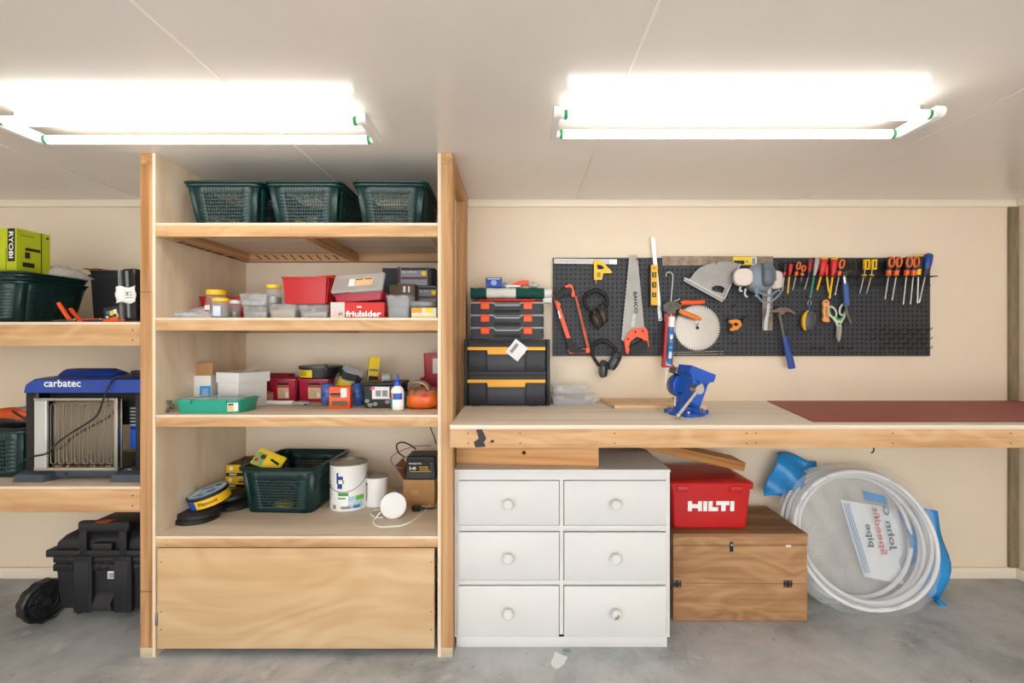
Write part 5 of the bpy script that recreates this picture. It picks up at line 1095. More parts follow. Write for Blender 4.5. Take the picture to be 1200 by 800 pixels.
g = G(Matrix.Translation((0, .015, .04))); g.loft([[(x, y, z) for x, y in rr(w_, d_, .02, 4)] for w_, d_, z in ((.1, .09, 0), (.075, .07, .02), (.07, .065, .06))]); g.build('pedestal', m_vb, v)
g = G(); g.cyl((-.062, -.01, .042), (-.062, -.01, .085), .006, n=10); g.tube([(-.075, -.012, .08), (-.05, -.008, .08)], .004); g.build('lock_bolt', m_steel, v)
# rotating barrel (axis along the screw)
def ring(g, r, y0, y1, n=36): g.loft([[(r*k*math.cos(6.2832*j/n), y, r*k*math.sin(6.2832*j/n)) for j in range(n)] for k, y in ((.94, y0), (1, y0+.003), (1, y1-.003), (.94, y1))])
g = G(HM); ring(g, .058, .035, .075); g.build('barrel', m_vb, v)
g = G(HM); ring(g, .062, .02, .035); g.build('clamp_ring', m_vb, v)
g = G(HM); ring(g, .055, .0755, .10); g.build('rear_flange', m_dsteel, v); g = G(HM); ring(g, .045, .1005, .115); g.build('rear_cap', mat('rear_brown', '8a7c6c', .5), v)
# fixed jaw
def jaw(y0, y1, nm, low=-.07):
    g = G(HM); prof = [(-.03, low), (.03, low), (.038, .02), (.05, .045), (.07, .055), (.07, .09), (-.07, .09), (-.07, .055), (-.05, .045), (-.038, .02)]
    g.prism(prof, y0, y1); return g.build(nm, m_vb, v)
jaw(-.03, .018, 'fixed_jaw', -.04); mj = jaw(-.085, -.036, 'moving_jaw', -.085)
g = G(HM); g.box(-.068, .068, -.0355, -.0305, .052, .0905); g.build('jaw_plate', m_dsteel, v)
g = G(HM); g.loft([[(-.033, -.0855, -.09), (.033, -.0855, -.09), (.04, -.0855, .035), (-.04, -.0855, .035)], [(-.026, -.105, -.075), (.026, -.105, -.075), (.03, -.105, .02), (-.03, -.105, .02)]]); g.build('jaw_nose', m_vb, v)
g = G(HM); g.box(-.022, .022, -.03, .12, -.036, .0, .004); g.build('slide_bar', m_dsteel, v)
g = G(HM); g.box(-.07, -.03, .02, .09, .045, .075, .004); g.build('anvil', m_dsteel, v)
sc = Matrix.Translation((.026, -.105, .125-.006)); 
g = G(); g.cyl((.0, -.098, .135), (.008, -.148, .134), .021, n=24); b_ = g.build('screw_boss', m_steel, v)
p0 = Vector((.022, -.128, .150)); p1 = Vector((-.098, -.168, .015+.004)); 
g = G(); g.cyl(p0, p1, .0085, n=14); g.build('handle_bar', m_steel, v)
for p in (p0, p1): g = G(); g.blob(p, .0125, .0125, .0125, 16, 10); g.build('handle_ball', m_steel, v)
# ------------------------------------------------------------------ pegboard
YPB = 2.868                                          # front face of the board
PX0, PX1, PZ0, PZ1 = X_(648, YPB), X_(1090, YPB), Z_(416.5, YPB), Z_(302, YPB)
pb = thing('pegboard', 'large dark grey pegboard fixed on the cream wall', 'pegboard', (PX0, YPB, PZ0)); pitch = .0272
m_peg = mat('pegboard_grey', '303339', .55)
def pegboard():
    nx, nz = int((PX1-PX0)/pitch), int((PZ1-PZ0)/pitch); ox_, oz_ = ((PX1-PX0)-nx*pitch)/2, ((PZ1-PZ0)-nz*pitch)/2
    V = []; Fc = []; r = .0052
    def add(p): V.append(p); return len(V)-1
    cs = [(math.cos(math.pi/4*k+math.pi/8*0), math.sin(math.pi/4*k)) for k in range(8)]
    for i in range(nx):
        for j in range(nz):
            cx, cz = ox_+(i+.5)*pitch, oz_+(j+.5)*pitch; h = pitch/2
            sq = [(h, 0), (h, h), (0, h), (-h, h), (-h, 0), (-h, -h), (0, -h), (h, -h)]
            a = [add((cx+x, 0, cz+z)) for x, z in sq]; b = [add((cx+r*c, 0, cz+r*s)) for c, s in cs]; d = [add((cx+r*c, .005, cz+r*s)) for c, s in cs]
            for k in range(8):
                n = (k+1) % 8; Fc.append((a[k], b[k], b[n], a[n])); Fc.append((b[k], d[k], d[n], b[n]))
    W, H = PX1-PX0, PZ1-PZ0
    for (x0, x1, z0, z1) in ((0, ox_, 0, H), (W-ox_, W, 0, H), (ox_, W-ox_, 0, oz_), (ox_, W-ox_, H-oz_, H)):
        q = [add((x0, 0, z0)), add((x1, 0, z0)), add((x1, 0, z1)), add((x0, 0, z1))]; Fc.append(tuple(q))
    q = [add(p) for p in ((0, 0, 0), (W, 0, 0), (W, 0, H), (0, 0, H), (0, .005, 0), (W, .005, 0), (W, .005, H), (0, .005, H))]
    for f in ((0, 1, 5, 4), (1, 2, 6, 5), (2, 3, 7, 6), (3, 0, 4, 7)): Fc.append(tuple(q[k] for k in f))
    me = bpy.data.meshes.new('perforated_panel'); me.from_pydata(V, [], Fc); me.materials.append(m_peg)
    o = bpy.data.objects.new('perforated_panel', me); COL.objects.link(o); o.parent = pb
    g = G(); g.box(0, W, .0055, .0195, 0, H); g.build('backing_frame', mat('backing_black', '0c0c0d', .8), pb)
    g = G(); g.box(.0, W, .0052, .0205, -.004, -.0004); g.build('bottom_edge', mat('raw_edge', '8a6a4a', .8), pb)
    return nx, nz, ox_, oz_
NX, NZ, OX, OZ = pegboard()
def W_(x, y, d=0): Y = YPB-d; return (X_(x, Y), Y, Z_(y, Y))
def snap(x, y):
    p = W_(x, y); i = round((p[0]-PX0-OX)/pitch-.5); j = round((p[2]-PZ0-OZ)/pitch-.5); return (PX0+OX+(i+.5)*pitch, YPB, PZ0+OZ+(j+.5)*pitch)
class T2:
    """a tool hung on the board: outlines given in photo pixels at its own distance, real thickness"""
    def __init__(s, name, label, cat, x, y, d=.02, group=None):
        s.d = d; s.o = W_(x, y, d); s.t = thing(name, label, cat, s.o, 0, group)
    def p(s, x, y, dd=0): q = W_(x, y, s.d); return (q[0]-s.o[0], -dd, q[2]-s.o[2])
    def poly(s, nm, pts, m, th=.004, f=0, holes=(), par=None):
        g = G(); g.prism([(s.p(x, y)[0], s.p(x, y)[2]) for x, y in pts], -f-th, -f, [[(s.p(x, y)[0], s.p(x, y)[2]) for x, y in h] for h in holes]); return g.build(nm, m, par or s.t)
    def tube(s, nm, pts, r, m, par=None, sm=True, n=10, flat=None, closed=False):
        P = [s.p(*q) for q in pts]; P = smooth(P) if sm else P
        if isinstance(r, (list, tuple)) and sm:
            R = []; 
            for i in range(len(r)-1): R += [r[i]+(r[i+1]-r[i])*j/4 for j in range(4)]
            r = R+[r[-1]]
        g = G(); g.tube(P, r, n, closed, flat, (0, 1, 0) if flat else None); return g.build(nm, m, par or s.t)
def el(cx, cy, rx, ry, n=20, a=0): return [(cx+rx*math.cos(6.2832*k/n)*math.cos(a)-ry*math.sin(6.2832*k/n)*math.sin(a), cy+rx*math.cos(6.2832*k/n)*math.sin(a)+ry*math.sin(6.2832*k/n)*math.cos(a)) for k in range(n)]
S6 = lambda L: [(640+x/4.444, 280+y/4.444) for x, y in L]
S7 = lambda L: [(760+x/5, 280+y/5) for x, y in L]
S8 = lambda L: [(870+x/5, 280+y/5) for x, y in L]
S9 = lambda L: [(970+x/5.333, 280+y/5.333) for x, y in L]
m_rule = mat('rule_steel', 'a3a29e', .4, .8, var=.1, vscale=30); m_sawst = mat('saw_steel', '8c8984', .42, .8, var=.12, vscale=12)
m_torange = mat('tool_orange2', 'ee5418', .4); m_grip = mat('grip_black', '202124', .65)
# combination square
t = T2('combination_square', 'combination square with steel rule and yellow head on the pegboard', 'square', 685, 305, .012)
r_ = t.poly('steel_rule', S6([(40, 102), (368, 106), (368, 132), (40, 128)]), m_rule, .0025)
t.poly('rule_slot', S6([(45, 113), (325, 117), (325, 119), (45, 115)]), m_ink2, .0004, .0025, par=r_)
t.poly('rule_end', S6([(330, 106), (368, 107), (368, 131), (330, 130)]), mat('rule_bright', 'e6e6e4', .3, .4), .0006, .0025, par=r_)
t.poly('square_head', S6([(247, 112), (275, 112), (300, 130), (340, 172), (338, 180), (295, 180), (288, 214), (247, 214)]), m_yellow, .016, .0028, [S6([(262, 135), (283, 138), (300, 152), (290, 160), (265, 160)])])
t.poly('vial', S6([(262, 176), (280, 176), (280, 200), (262, 200)]), mat('vial_green', '8f8a1c', .2), .001, .019); t.tube('lock_nut', [S6([(258, 214)])[0]+(.008,), S6([(258, 234)])[0]+(.008,)], .006, m_dsteel, sm=False)
# hacksaw
t = T2('hacksaw', 'orange-framed hacksaw with black grips at the pegboard edge', 'hacksaw', 665, 370, .03)
t.poly('frame', S6([(34, 285), (50, 285), (58, 328), (74, 334), (72, 350), (120, 500), (128, 520), (108, 525), (88, 470), (36, 300)]), m_torange, .016)
t.poly('front_grip', S6([(36, 285), (60, 278), (120, 250), (134, 262), (132, 285), (95, 292), (50, 325), (40, 312)]), m_grip, .022, -.003)
t.poly('front_knuckle', S6([(92, 248), (122, 235), (134, 240), (148, 285), (148, 300), (132, 302), (128, 268), (110, 256)]), m_torange, .018)
t.poly('saw_blade', S6([(148, 300), (158, 296), (228, 575), (214, 580)]), mat('blade_orange', 'd9531f', .5, var=.3, vscale=30, vcol='9a4a30'), .002, .008)
t.poly('rear_grip', S6([(98, 518), (126, 516), (148, 560), (180, 572), (205, 572), (205, 592), (150, 595), (118, 588), (112, 560)]), m_grip, .024, -.004)
t.poly('rear_clamp', S6([(110, 578), (205, 568), (222, 565), (229, 590), (200, 594), (122, 596)]), m_torange, .018, -.001)
t.poly('brand_patch', S6([(58, 378), (67, 374), (78, 412), (68, 416)]), m_paper, .0006, .0161)
# ear defenders
def muffs(label, band, c1, c2, m_cup, m_band, d=.06, cab=None):
    t = T2('ear_defenders', label, 'ear defenders', band[0][0], band[0][1], d)
    t.tube('headband', band, .010, m_band, flat=1.6); t.tube('band_pad', band[len(band)//3:-len(band)//3+1], .013, m_grip, flat=1.3)
    for (x, y, rx, rz, a) in (c1, c2):
        q = Vector(t.p(x, y)); M = Matrix.Translation(q) @ Matrix.Rotation(math.radians(a), 4, 'Y')
        g = G(M); g.blob((0, 0, 0), rx*1.05, .042, rz*1.05, 20, 14, 0, 1, .8); c = g.build('ear_cup', m_cup, t.t)
        g = G(M @ Matrix.Translation((rx*.6, .0, 0))); g.blob((0, 0, 0), rx*.6, .046, rz*.95, 18, 10, 0, 1, .8); g.build('cushion', m_grip, c)
        g = G(M); g.box(-rx*.25, rx*.25, -.046, -.030, rz*.3, rz*1.05, .003); g.build('yoke', m_band, c)
    return t
m_camo = mat('camo_plastic', '5c4a34', .5, var=.7, vscale=30, vcol='1c1b18')
muffs('camouflage ear defenders hanging on the pegboard beside the hacksaw', S6([(222, 370), (200, 330), (210, 290), (262, 268), (305, 290), (318, 330), (305, 360)]), (698, 374, .024, .055, -22), (705.5, 368, .024, .055, -12), m_camo, m_black, .05)
muffs('plain dark grey ear defenders hanging below the pegboard edge', S6([(275, 660), (240, 600), (250, 550), (300, 530), (350, 560), (370, 600), (385, 612)]), (706.5, 432, .022, .05, 4), (719.5, 423, .024, .055, 28), mat('slate_plastic', '4d545c', .4), m_black, .05)
# handsaw
t = T2('handsaw', 'steel handsaw with orange and black handle hanging upright', 'handsaw', 742, 350, .022)
bl = t.poly('saw_blade', S6([(435, 84), (470, 84), (476, 100), (512, 470), (400, 532), (394, 525)]), m_sawst, .0018)
te = [(435-41*k/44.0, 90+436*k/44.0) for k in range(45)]; zz = []
for k, (x, y) in enumerate(te): zz.append((x-(5 if k % 2 else 0), y))
t.poly('teeth', S6(zz+[(400, 528), (441, 90)]), m_sawst, .0016, .0001, par=bl)
t.poly('saw_handle', S6([(405, 530), (418, 500), (445, 468), (515, 460), (526, 480), (534, 560), (526, 575), (508, 540), (500, 520), (470, 508), (440, 530), (428, 560), (436, 588), (424, 600), (412, 590)]), m_torange, .022, -.010)
t.poly('hand_grip', S6([(424, 600), (438, 560), (500, 528), (524, 530), (530, 568), (510, 572), (448, 590), (430, 600)]), m_grip, .026, -.012)
for (x, y) in ((424, 520), (462, 484), (500, 480)): g = G(); q = t.p(640+x/4.444, 280+y/4.444); g.cyl((q[0], -.0135, q[2]), (q[0], -.0115, q[2]), .006, n=12); g.build('rivet', m_ink, t.t)
q = t.p(*S6([(466, 330)])[0]); text('BAHCO', m_ink, t.t, (q[0], -.0024, q[2]), .125, .021, (90, 87, 0), .03)
q = t.p(*S6([(455, 425)])[0]); card(t.t, (q[0], -.002, q[2]), .02, .075, mat('dusty_label', 'cfd3bd', .6, var=.3, vscale=30), (0, 6, 0), 'worn_label')
# level and steel rule
t = T2('steel_ruler', 'long narrow steel ruler hanging behind the yellow level', 'ruler', 769, 300, .008)
t.poly('ruler_blade', S6([(545, -10), (565, -10), (604, 425), (586, 428)]), mat('ruler_white', 'd9d9d6', .35, .5), .002, 0, [el(773.3, 374, .8, .8, 10)])
t = T2('spirit_level', 'short yellow spirit level with three vials on the pegboard', 'level', 765, 333, .012)
lv = t.poly('level_body', S6([(540, 138), (576, 138), (576, 345), (540, 345)]), mat('level_yellow', 'f0ae1e', .45), .022)
t.poly('base_edge', S6([(535, 140), (541, 138), (541, 348), (578, 348), (578, 353), (535, 353)]), m_black, .024, -.001)
for (y0, y1) in ((176, 202), (226, 256), (280, 304)):
    v_ = t.poly('vial_window', S6([(547, y0), (567, y0), (567, y1), (547, y1)]), m_ink, .001, .022, par=lv); t.tube('vial', [S6([(557, y0+4)])[0]+(.024,), S6([(557, y1-4)])[0]+(.024,)], .0035, mat('vial_lime', 'b8c832', .2), par=v_, sm=False)
t.poly('hang_hole', el(*S6([(557, 155)])[0], .9, .9, 10), m_ink, .0006, .0221, par=lv)
# caulking gun
t = T2('caulking_gun', 'caulking gun with red cradle and orange handles hanging nose down', 'caulking gun', 785, 367, .06)
t.tube('hook_rod', S7([(103, 220), (106, 200), (122, 194), (140, 205), (142, 240), (134, 330), (128, 440)]), .0034, m_steel)
fr = t.poly('gun_frame', S7([(88, 385), (110, 368), (150, 362), (175, 380), (192, 385), (186, 405), (160, 415), (152, 436), (110, 438), (90, 420)]), m_oldst, .024, -.012)
t.tube('catch_lever', S7([(115, 378), (150, 362), (172, 358), (182, 348)]), .003, m_steel)
t.tube('top_handle', S7([(190, 378), (215, 372), (260, 372), (328, 367)]), [.015, .015, .012, .011], m_torange, flat=.7); t.tube('trigger', S7([(180, 418), (215, 435), (260, 452), (308, 470)]), [.013, .016, .015, .01], mat('trigger_orange', 'e07a2c', .45), flat=.6)
cr = t.poly('red_cradle', S7([(98, 438), (158, 438), (146, 750), (80, 750)]), m_red, .006, -.02)
t.poly('cradle_edge', S7([(98, 438), (112, 438), (94, 750), (80, 750)]), m_red, .034, -.016, par=cr); t.poly('cradle_cap', S7([(80, 738), (146, 738), (145, 752), (79, 752)]), m_red, .03, -.014, par=cr)
ct = t.tube('sealant_cartridge', S7([(136, 455), (116, 740)]), .021, m_white, sm=False, n=20)
g = G(); a = Vector(t.p(*S7([(131, 515)])[0])); b = Vector(t.p(*S7([(117, 735)])[0])); g.tube([a, b], .0214, 20); g.build('cartridge_label', mat('cart_blue', '1f3f78', .5, var=.5, vscale=40, vcol='2f86c9'), ct)
for (y0, y1, m2) in ((560, 600, m_paper), (628, 640, mat('cyan2', '2fb4e0', .5)), (660, 700, m_paper), (588, 596, m_yellowpr)):
    f = lambda y: Vector(t.p(131-14*(y-515)/220+760-131+0 if False else 760+(131-14*(y-515)/220)/5, 280+y/5)); d_ = Vector((.004, -.0202, 0)); g = G(); p, q = f(y0), f(y1); g.loft([[p+Vector((-.008, -.0202, 0)), p+Vector((.008, -.0202, 0)), q+Vector((.008, -.0202, 0)), q+Vector((-.008, -.0202, 0))], [p+Vector((-.008, -.0214, 0)), p+Vector((.008, -.0214, 0)), q+Vector((.008, -.0214, 0)), q+Vector((-.008, -.0214, 0))]]); g.build('print_patch', m2, ct)
t.tube('nozzle', S7([(106, 752), (98, 850)]), [.008, .004], m_white, sm=False); t.tube('plunger_rod', S7([(128, 436), (134, 455)]), .004, m_steel, sm=False)
# saw blade
t = T2('circular_saw_blade', 'round circular saw blade with carbide teeth on the pegboard', 'saw blade', 817, 384, .012)
n_ = 56; pts = []
for k in range(n_):
    a = 6.2832*k/n_; s_ = 6.2832/n_
    for (f, r) in ((0, 25.6), (.45, 25.2), (.5, 27.2), (.95, 26.6)): pts.append((817+r*math.cos(a+f*s_), 384+r*math.sin(a+f*s_)))
t.poly('blade_disc', pts, mat('blade_steel', 'a39e97', .32, .95, var=.06, vscale=9), .0026, 0, [el(817, 384, 2.1, 2.1, 16)])
g = G(); g.tube([(t.p(817+24*math.cos(6.2832*k/60), 0)[0], -.0027, t.p(0, 384+24*math.sin(6.2832*k/60))[2]) for k in range(60)], .0006, 4, True); g.build('scribed_ring', m_dsteel, t.t)
# grey guard plate
t = T2('saw_guard', 'flat grey steel saw guard shaped like a fan on the pegboard', 'saw guard', 834, 328, .03)
gp = t.poly('guard_plate', S7([(245, 230), (270, 195), (300, 168), (345, 148), (400, 136), (465, 132), (512, 140), (528, 146), (436, 345), (230, 238)]), mat('guard_steel', '9d9b98', .45, .6, var=.12, vscale=14), .003, 0, [S7([(368, 300), (372, 282), (395, 272), (425, 274), (445, 290), (432, 318)])])
t.poly('fence_edge', S7([(202, 246), (206, 226), (236, 236), (438, 348), (428, 371)]), mat('fence_steel', 'b0aeaa', .4, .6), .012); t.poly('fence_slot', S7([(206, 240), (430, 362), (431, 359), (207, 236)]), m_ink, .0005, .0121); t.poly('side_fold', S7([(528, 144), (536, 150), (440, 358), (432, 350)]), MATS['fence_steel'], .012)
# framing square
t = T2('framing_square', 'large weathered L-shaped framing square with a yellow sticker', 'square', 850, 305, .006)
fs = t.poly('square_blade', [(776, 300), (906, 300.5), (905, 387), (893, 387), (893.5, 311), (776, 311)], mat('rusty_steel', 'a39384', .5, .5, var=.2, vscale=16, vcol='7d6a58'), .0025)
st_ = t.poly('yellow_sticker', S7([(495, 105), (600, 105), (600, 152), (495, 150)]), m_yellowpr, .0005, .0026); t.poly('white_sticker', S7([(600, 105), (632, 106), (632, 153), (600, 152)]), m_paper, .0005, .0026)
t.poly('print_band', S7([(498, 126), (560, 126), (560, 148), (498, 148)]), m_ink, .0003, .0032, par=st_); t.poly('print_band', S7([(565, 126), (582, 126), (582, 138), (565, 138)]), m_ink2, .0003, .0032, par=st_); t.poly('barcode', S7([(606, 112), (624, 112), (624, 145), (606, 145)]), m_ink2, .0003, .0032)
# rods
for k, (x1, y1, lab) in enumerate(((848, 411.5, 'thin steel rod lying along the pegboard bottom, upper of two'), (847, 414.5, 'thin steel rod lying along the pegboard bottom, lower of two'))):
    t = T2('steel_rod', lab, 'rod', 788, 413, .02+.0*k); t.tube('rod', [(786, 413+k*2.2), (x1, y1)], .0035, m_dsteel, sm=False)
    for x in (792, 842): t.tube('hook_tip', [(x, 414.5+k*2, -.018), (x, 414.5+k*2, 0.004), (x, 412.5+k*2, .006)], .0018, m_black, sm=False)
# respirator
t = T2('respirator_mask', 'grey half-face respirator with round white filters on the pegboard', 'respirator', 892, 325, .08)
m_rub = mat('mask_rubber', '7f8c96', .45); m_dr = mat('mask_dark', '5f6a73', .4)
q = Vector(t.p(891, 326)); g = G(Matrix.Translation(q)); g.blob((0, .02, 0), .075, .055, .085, 24, 16, 0, 1, .85); g.build('face_piece', m_rub, t.t)
g = G(Matrix.Translation(Vector(t.p(896, 324)))); g.blob((0, -.02, 0), .035, .045, .06, 20, 12, 0, 1, .6); g.build('valve_cover', m_dr, t.t)
t.poly('front_hood', S8([(95, 150), (118, 138), (145, 155), (165, 200), (168, 250), (115, 258), (105, 200)]), m_dr, .03, .03)
for (x, y, rx, rz, rot) in ((870.5, 325, .052, .05, -14), (909, 328, .034, .052, 24)):
    M = Matrix.Translation(Vector(t.p(x, y))) @ Matrix.Rotation(math.radians(rot), 4, 'Z') @ Matrix.Rotation(math.radians(90), 4, 'X')
    g = G(M); g.loft([[(px_*k, pz_*k, z) for px_, pz_ in rr(rx*2, rz*2, rx*.75, 6)] for k, z in ((.9, -.012), (1, -.006), (1, .012), (.9, .022), (.6, .026))]); f_ = g.build('filter_pad', mat('filter_cloth', 'e2d6cc', .9, bump=.15), t.t)
    g = G(M); g.lathe([(rx*.5, -.03), (rx*.5, -.0125)], 20); g.build('filter_mount', m_rub, f_)
t.tube('neck_strap', [(882, 338, .03), (884, 347, .035), (893, 355, .03), (903, 352, .03), (912, 343, .03), (908, 341, .03), (898, 347, .03), (886, 343, .03)], .006, mat('strap_blue', '6d8494', .5), flat=.35)
t.tube('head_strap', [(884, 318), (885, 340, .03), (882, 348, .03)], .007, m_rub, flat=.4); t.tube('loose_strap', [(874, 338), (873, 345), (876, 348)], .006, mat('strap_pale', 'b9c2c8', .5), flat=.3); t.tube('loose_strap', [(868, 336), (867, 340), (870, 341)], .006, MATS['strap_pale'], flat=.3)
t.tube('hanging_strap', [(902, 335), (901, 350), (900, 365), (898, 375), (897, 387)], [.010, .010, .009, .011, .011], MATS['strap_pale'], flat=.3)
# small orange clamp
t = T2('mini_plane', 'small orange and black tool hanging under the respirator', 'hand tool', 863, 380, .03)
t.poly('orange_body', S7([(462, 475), (505, 470), (532, 480), (538, 505), (515, 530), (478, 540), (468, 530), (485, 515), (488, 500), (470, 492)]), mat('amber_plastic', 'e08a20', .45), .02, 0, [S7([(495, 490), (515, 492), (518, 505), (502, 512), (492, 502)])])
t.poly('black_jaw', S7([(460, 465), (505, 458), (505, 470), (462, 478)]), m_black, .02); t.poly('black_frame', S7([(478, 545), (520, 530), (545, 490), (548, 470), (585, 445), (590, 470), (570, 510), (530, 556), (495, 558)]), m_black, .012)
t.tube('steel_pin', S7([(528, 555), (570, 505)])[0:2], .003, m_steel, sm=False)
# hammers
t = T2('claw_hammer', 'claw hammer with a blue rubber grip hanging over the pegboard edge', 'hammer', 917, 380, .045)
t.tube('blue_grip', S8([(246, 568), (262, 640), (278, 700), (290, 758)]), [.014, .017, .019, .02], mat('hammer_blue', '28499c', .55, bump=.3, bscale=200), flat=.8); t.tube('steel_shaft', S8([(218, 430), (230, 490), (246, 570)]), [.013, .011, .012], m_oldst, flat=.6)
t.poly('hammer_head', S8([(150, 416), (182, 414), (205, 402), (240, 400), (268, 410), (302, 434), (296, 442), (262, 428), (240, 428), (234, 444), (212, 444), (204, 430), (180, 430), (150, 430)]), mat('hammer_steel', '7c6c60', .4, .8, var=.2, vscale=30), .026, -.008)
g = G(); q = Vector(t.p(*S8([(155, 423)])[0])); g.cyl(q+Vector((-.006, -.006, 0)), q+Vector((.012, -.006, 0)), .013, .011, 14); g.build('striking_face', m_steel, t.t)
t = T2('welding_hammer', 'pick hammer with pointed head and blue-banded curved shaft', 'hammer', 991, 345, .04)
t.poly('pick_head', S9([(80, 215), (100, 200), (152, 196), (140, 206), (118, 212), (112, 228), (95, 228)]), m_oldst, .02, -.006); t.tube('shaft', S9([(102, 225), (108, 280)]), .010, m_steel, sm=False); t.tube('blue_sleeve', S9([(108, 278), (118, 415)]), .016, mat('sleeve_blue', '3b5fa0', .5), sm=False); t.tube('curved_tail', S9([(118, 415), (128, 470), (150, 530)]), [.009, .011, .012], m_oldst, flat=.6)
# chalk reel, knife, scissors
t = T2('chalk_reel', 'grey and yellow chalk line reel hanging by its ring', 'chalk reel', 948, 375, .03)
q = Vector(t.p(948.5, 376)); g = G(Matrix.Translation(q) @ Matrix.Rotation(math.radians(5), 4, 'Y')); g.blob((0, 0, 0), .04, .02, .062, 24, 14, 0, 1, .85); g.build('reel_body', mat('reel_grey', '45464a', .4), t.t)
t.tube('yellow_edge', S8([(384, 420), (362, 450), (358, 500), (368, 535)]), [.006, .011, .011, .006], mat('reel_yellow', 'e8b81c', .45), flat=1.4); t.tube('blue_clip', S8([(393, 392), (392, 424)]), .005, m_blue, sm=False); t.tube('wire_ring', el(948.6, 355, 1.9, 3.2, 16), .002, m_steel, sm=False, closed=True)
t = T2('utility_knife', 'pale orange utility knife hanging beside the scissors', 'knife', 966, 365, .014)
kb = t.poly('knife_body', S8([(468, 362), (482, 355), (498, 362), (502, 378), (498, 400), (502, 430), (497, 460), (504, 478), (496, 488), (468, 484), (462, 475), (468, 455), (464, 420), (468, 395), (462, 378)]), mat('knife_orange', 'f0a35a', .45), .014, 0, [el(*S8([(482, 370)])[0], 1.1, 1.1, 10)]); t.poly('slider', S8([(478, 395), (488, 395), (490, 460), (480, 460)]), m_ink2, .002, .0141, par=kb)
t = T2('scissors', 'scissors with white and green handles hanging point down', 'scissors', 981, 375, .02)
m_sg = mat('scissor_green', '4aa548', .45); m_sw = mat('scissor_white', 'd8d8d0', .45)
for (cx, cy, a) in ((526, 428, -.45), (592, 412, .35)):
    lp = el(*S8([(cx, cy)])[0], 4.2, 7, 24, a); t.tube('handle_loop', lp, .0055, m_sw, sm=False, closed=True); li = el(*S8([(cx+(4 if cx < 550 else -5), cy+2)])[0], 3.0, 5.6, 20, a); t.tube('loop_lining', li, .0035, m_sg, sm=False, closed=True)
t.poly('shank', S8([(520, 455), (545, 465), (570, 470), (600, 440), (604, 450), (575, 500), (578, 512), (552, 512), (548, 495)]), m_sw, .008, -.004); t.poly('green_inlay', S8([(540, 455), (565, 468), (592, 450), (575, 478), (552, 478)]), m_sg, .002, .004); t.poly('green_pivot', el(*S8([(564, 497)])[0], 1.5, 1.5, 14), m_sg, .003, .0041)
t.poly('blade', S8([(550, 510), (580, 510), (580, 545), (572, 590), (560, 608), (548, 575)]), m_steel, .003); t.poly('blade', S8([(553, 510), (566, 510), (560, 605), (550, 580)]), m_rule, .003, .0031)
# tool racks
m_rack = mat('rack_black', '17181a', .45)
for (x0, x1, lab) in ((913, 1002, 'black screwdriver rack beside the respirator'), (1004, 1089, 'black screwdriver rack at the pegboard corner')):
    t = T2('screwdriver_rack', lab, 'tool rack', x0, 330, .0); q0 = t.p(x0, 335); q1 = t.p(x1, 307)
    g = G(); g.box(q0[0], q1[0], -.004, -.0003, q0[2], q1[2], .001); g.build('back_plate', m_rack, t.t)
    zsh = t.p(0, 324.5)[2]; g = G(); g.box(q0[0], q1[0], -.018, -.0042, zsh-.004, zsh, .001); g.build('shelf_strip', m_rack, t.t); g = G(); g.box(q0[0], q1[0], -.062, -.05, zsh-.004, zsh, .001); g.build('front_strip', m_rack, t.t)
    n = int((x1-x0)/9)
    for k in range(n+1): x = q0[0]+(q1[0]-q0[0])*k/n; g = G(); g.box(x-.003 if k else x, x+.003 if k < n else x, -.0499, -.0181, zsh-.004, zsh); g.build('slot_divider', m_rack, t.t)
    g = G(); g.box(q0[0], q1[0], -.012, -.0042, q0[2]+.0, q0[2]+.006); g.build('lower_strip', m_rack, t.t)
# screwdrivers
def driver(label, top, neck, tip, mh, mc, ms, r=.012, rs=.003, cap=None, style='round'):
    t = T2('screwdriver', label, 'screwdriver', neck[0], neck[1], .034)
    P = Vector(t.p(*top)); N = Vector(t.p(*neck)); E = Vector(t.p(*tip)); L = (P-N).length
    g = G(); g.cyl(N, P, r, n=14, prof=[(0, r*.55), (.06, r*.75), (.18, r*.62), (.32, r*.85), (.6, r), (.88, r), (.97, r*.8), (1, r*.45)]); h = g.build('handle', mh, t.t)
    if mc:
        g = G(); g.cyl(N+(P-N)*.02, N+(P-N)*.3, r, n=14, prof=[(0, r*.7), (.3, r*.8), (.7, r*.72), (1, r*.9)]); g.build('collar', mc, h)
        if style == 'loop':
            c = N+(P-N)*.72; ax = (P-N).normalized(); g = G(); g.tube([c+ax*(L*.24*math.cos(6.2832*k/20))+Vector((1, 0, 0))*(r*.8*math.sin(6.2832*k/20))+Vector((0, -r*.75, 0)) for k in range(20)], r*.3, 8, True); g.build('coloured_insert', mc, h)
    if cap: g = G(); g.cyl(N+(P-N)*.9, P+(P-N)*.02, r, n=14, prof=[(0, r*1.02), (.5, r*.95), (1, r*.5)]); g.build('end_cap', cap, h)
    g = G(); g.cyl(N, E, rs, rs, 10, prof=[(0, rs), (.86, rs), (.93, rs*1.25), (1, rs*.5)]); g.build('shaft', ms, t.t)
m_dred = mat('driver_red', 'cf2a2c', .4); m_dyel = mat('driver_yellow', 'f0c01e', .4); m_dbk = mat('driver_black', '26262a', .5); m_dor = mat('driver_orange', 'f2681e', .4); m_dcl = mat('driver_clear', 'a9a6a0', .2); m_dgr = mat('driver_green', '2f9a7a', .4); m_dbl = mat('driver_blue', '24469a', .4); m_dmr = mat('driver_maroon', '8c1f2c', .35)
driver('small black screwdriver with a red collar, next to the respirator', (920.5, 309), (918.8, 323), (917, 341), m_dbk, m_dred, m_steel, .011)
driver('slim red screwdriver with a short yellow sleeve', (927, 309), (925, 323), (923, 344), m_dred, None, m_dyel, .012, .0045)
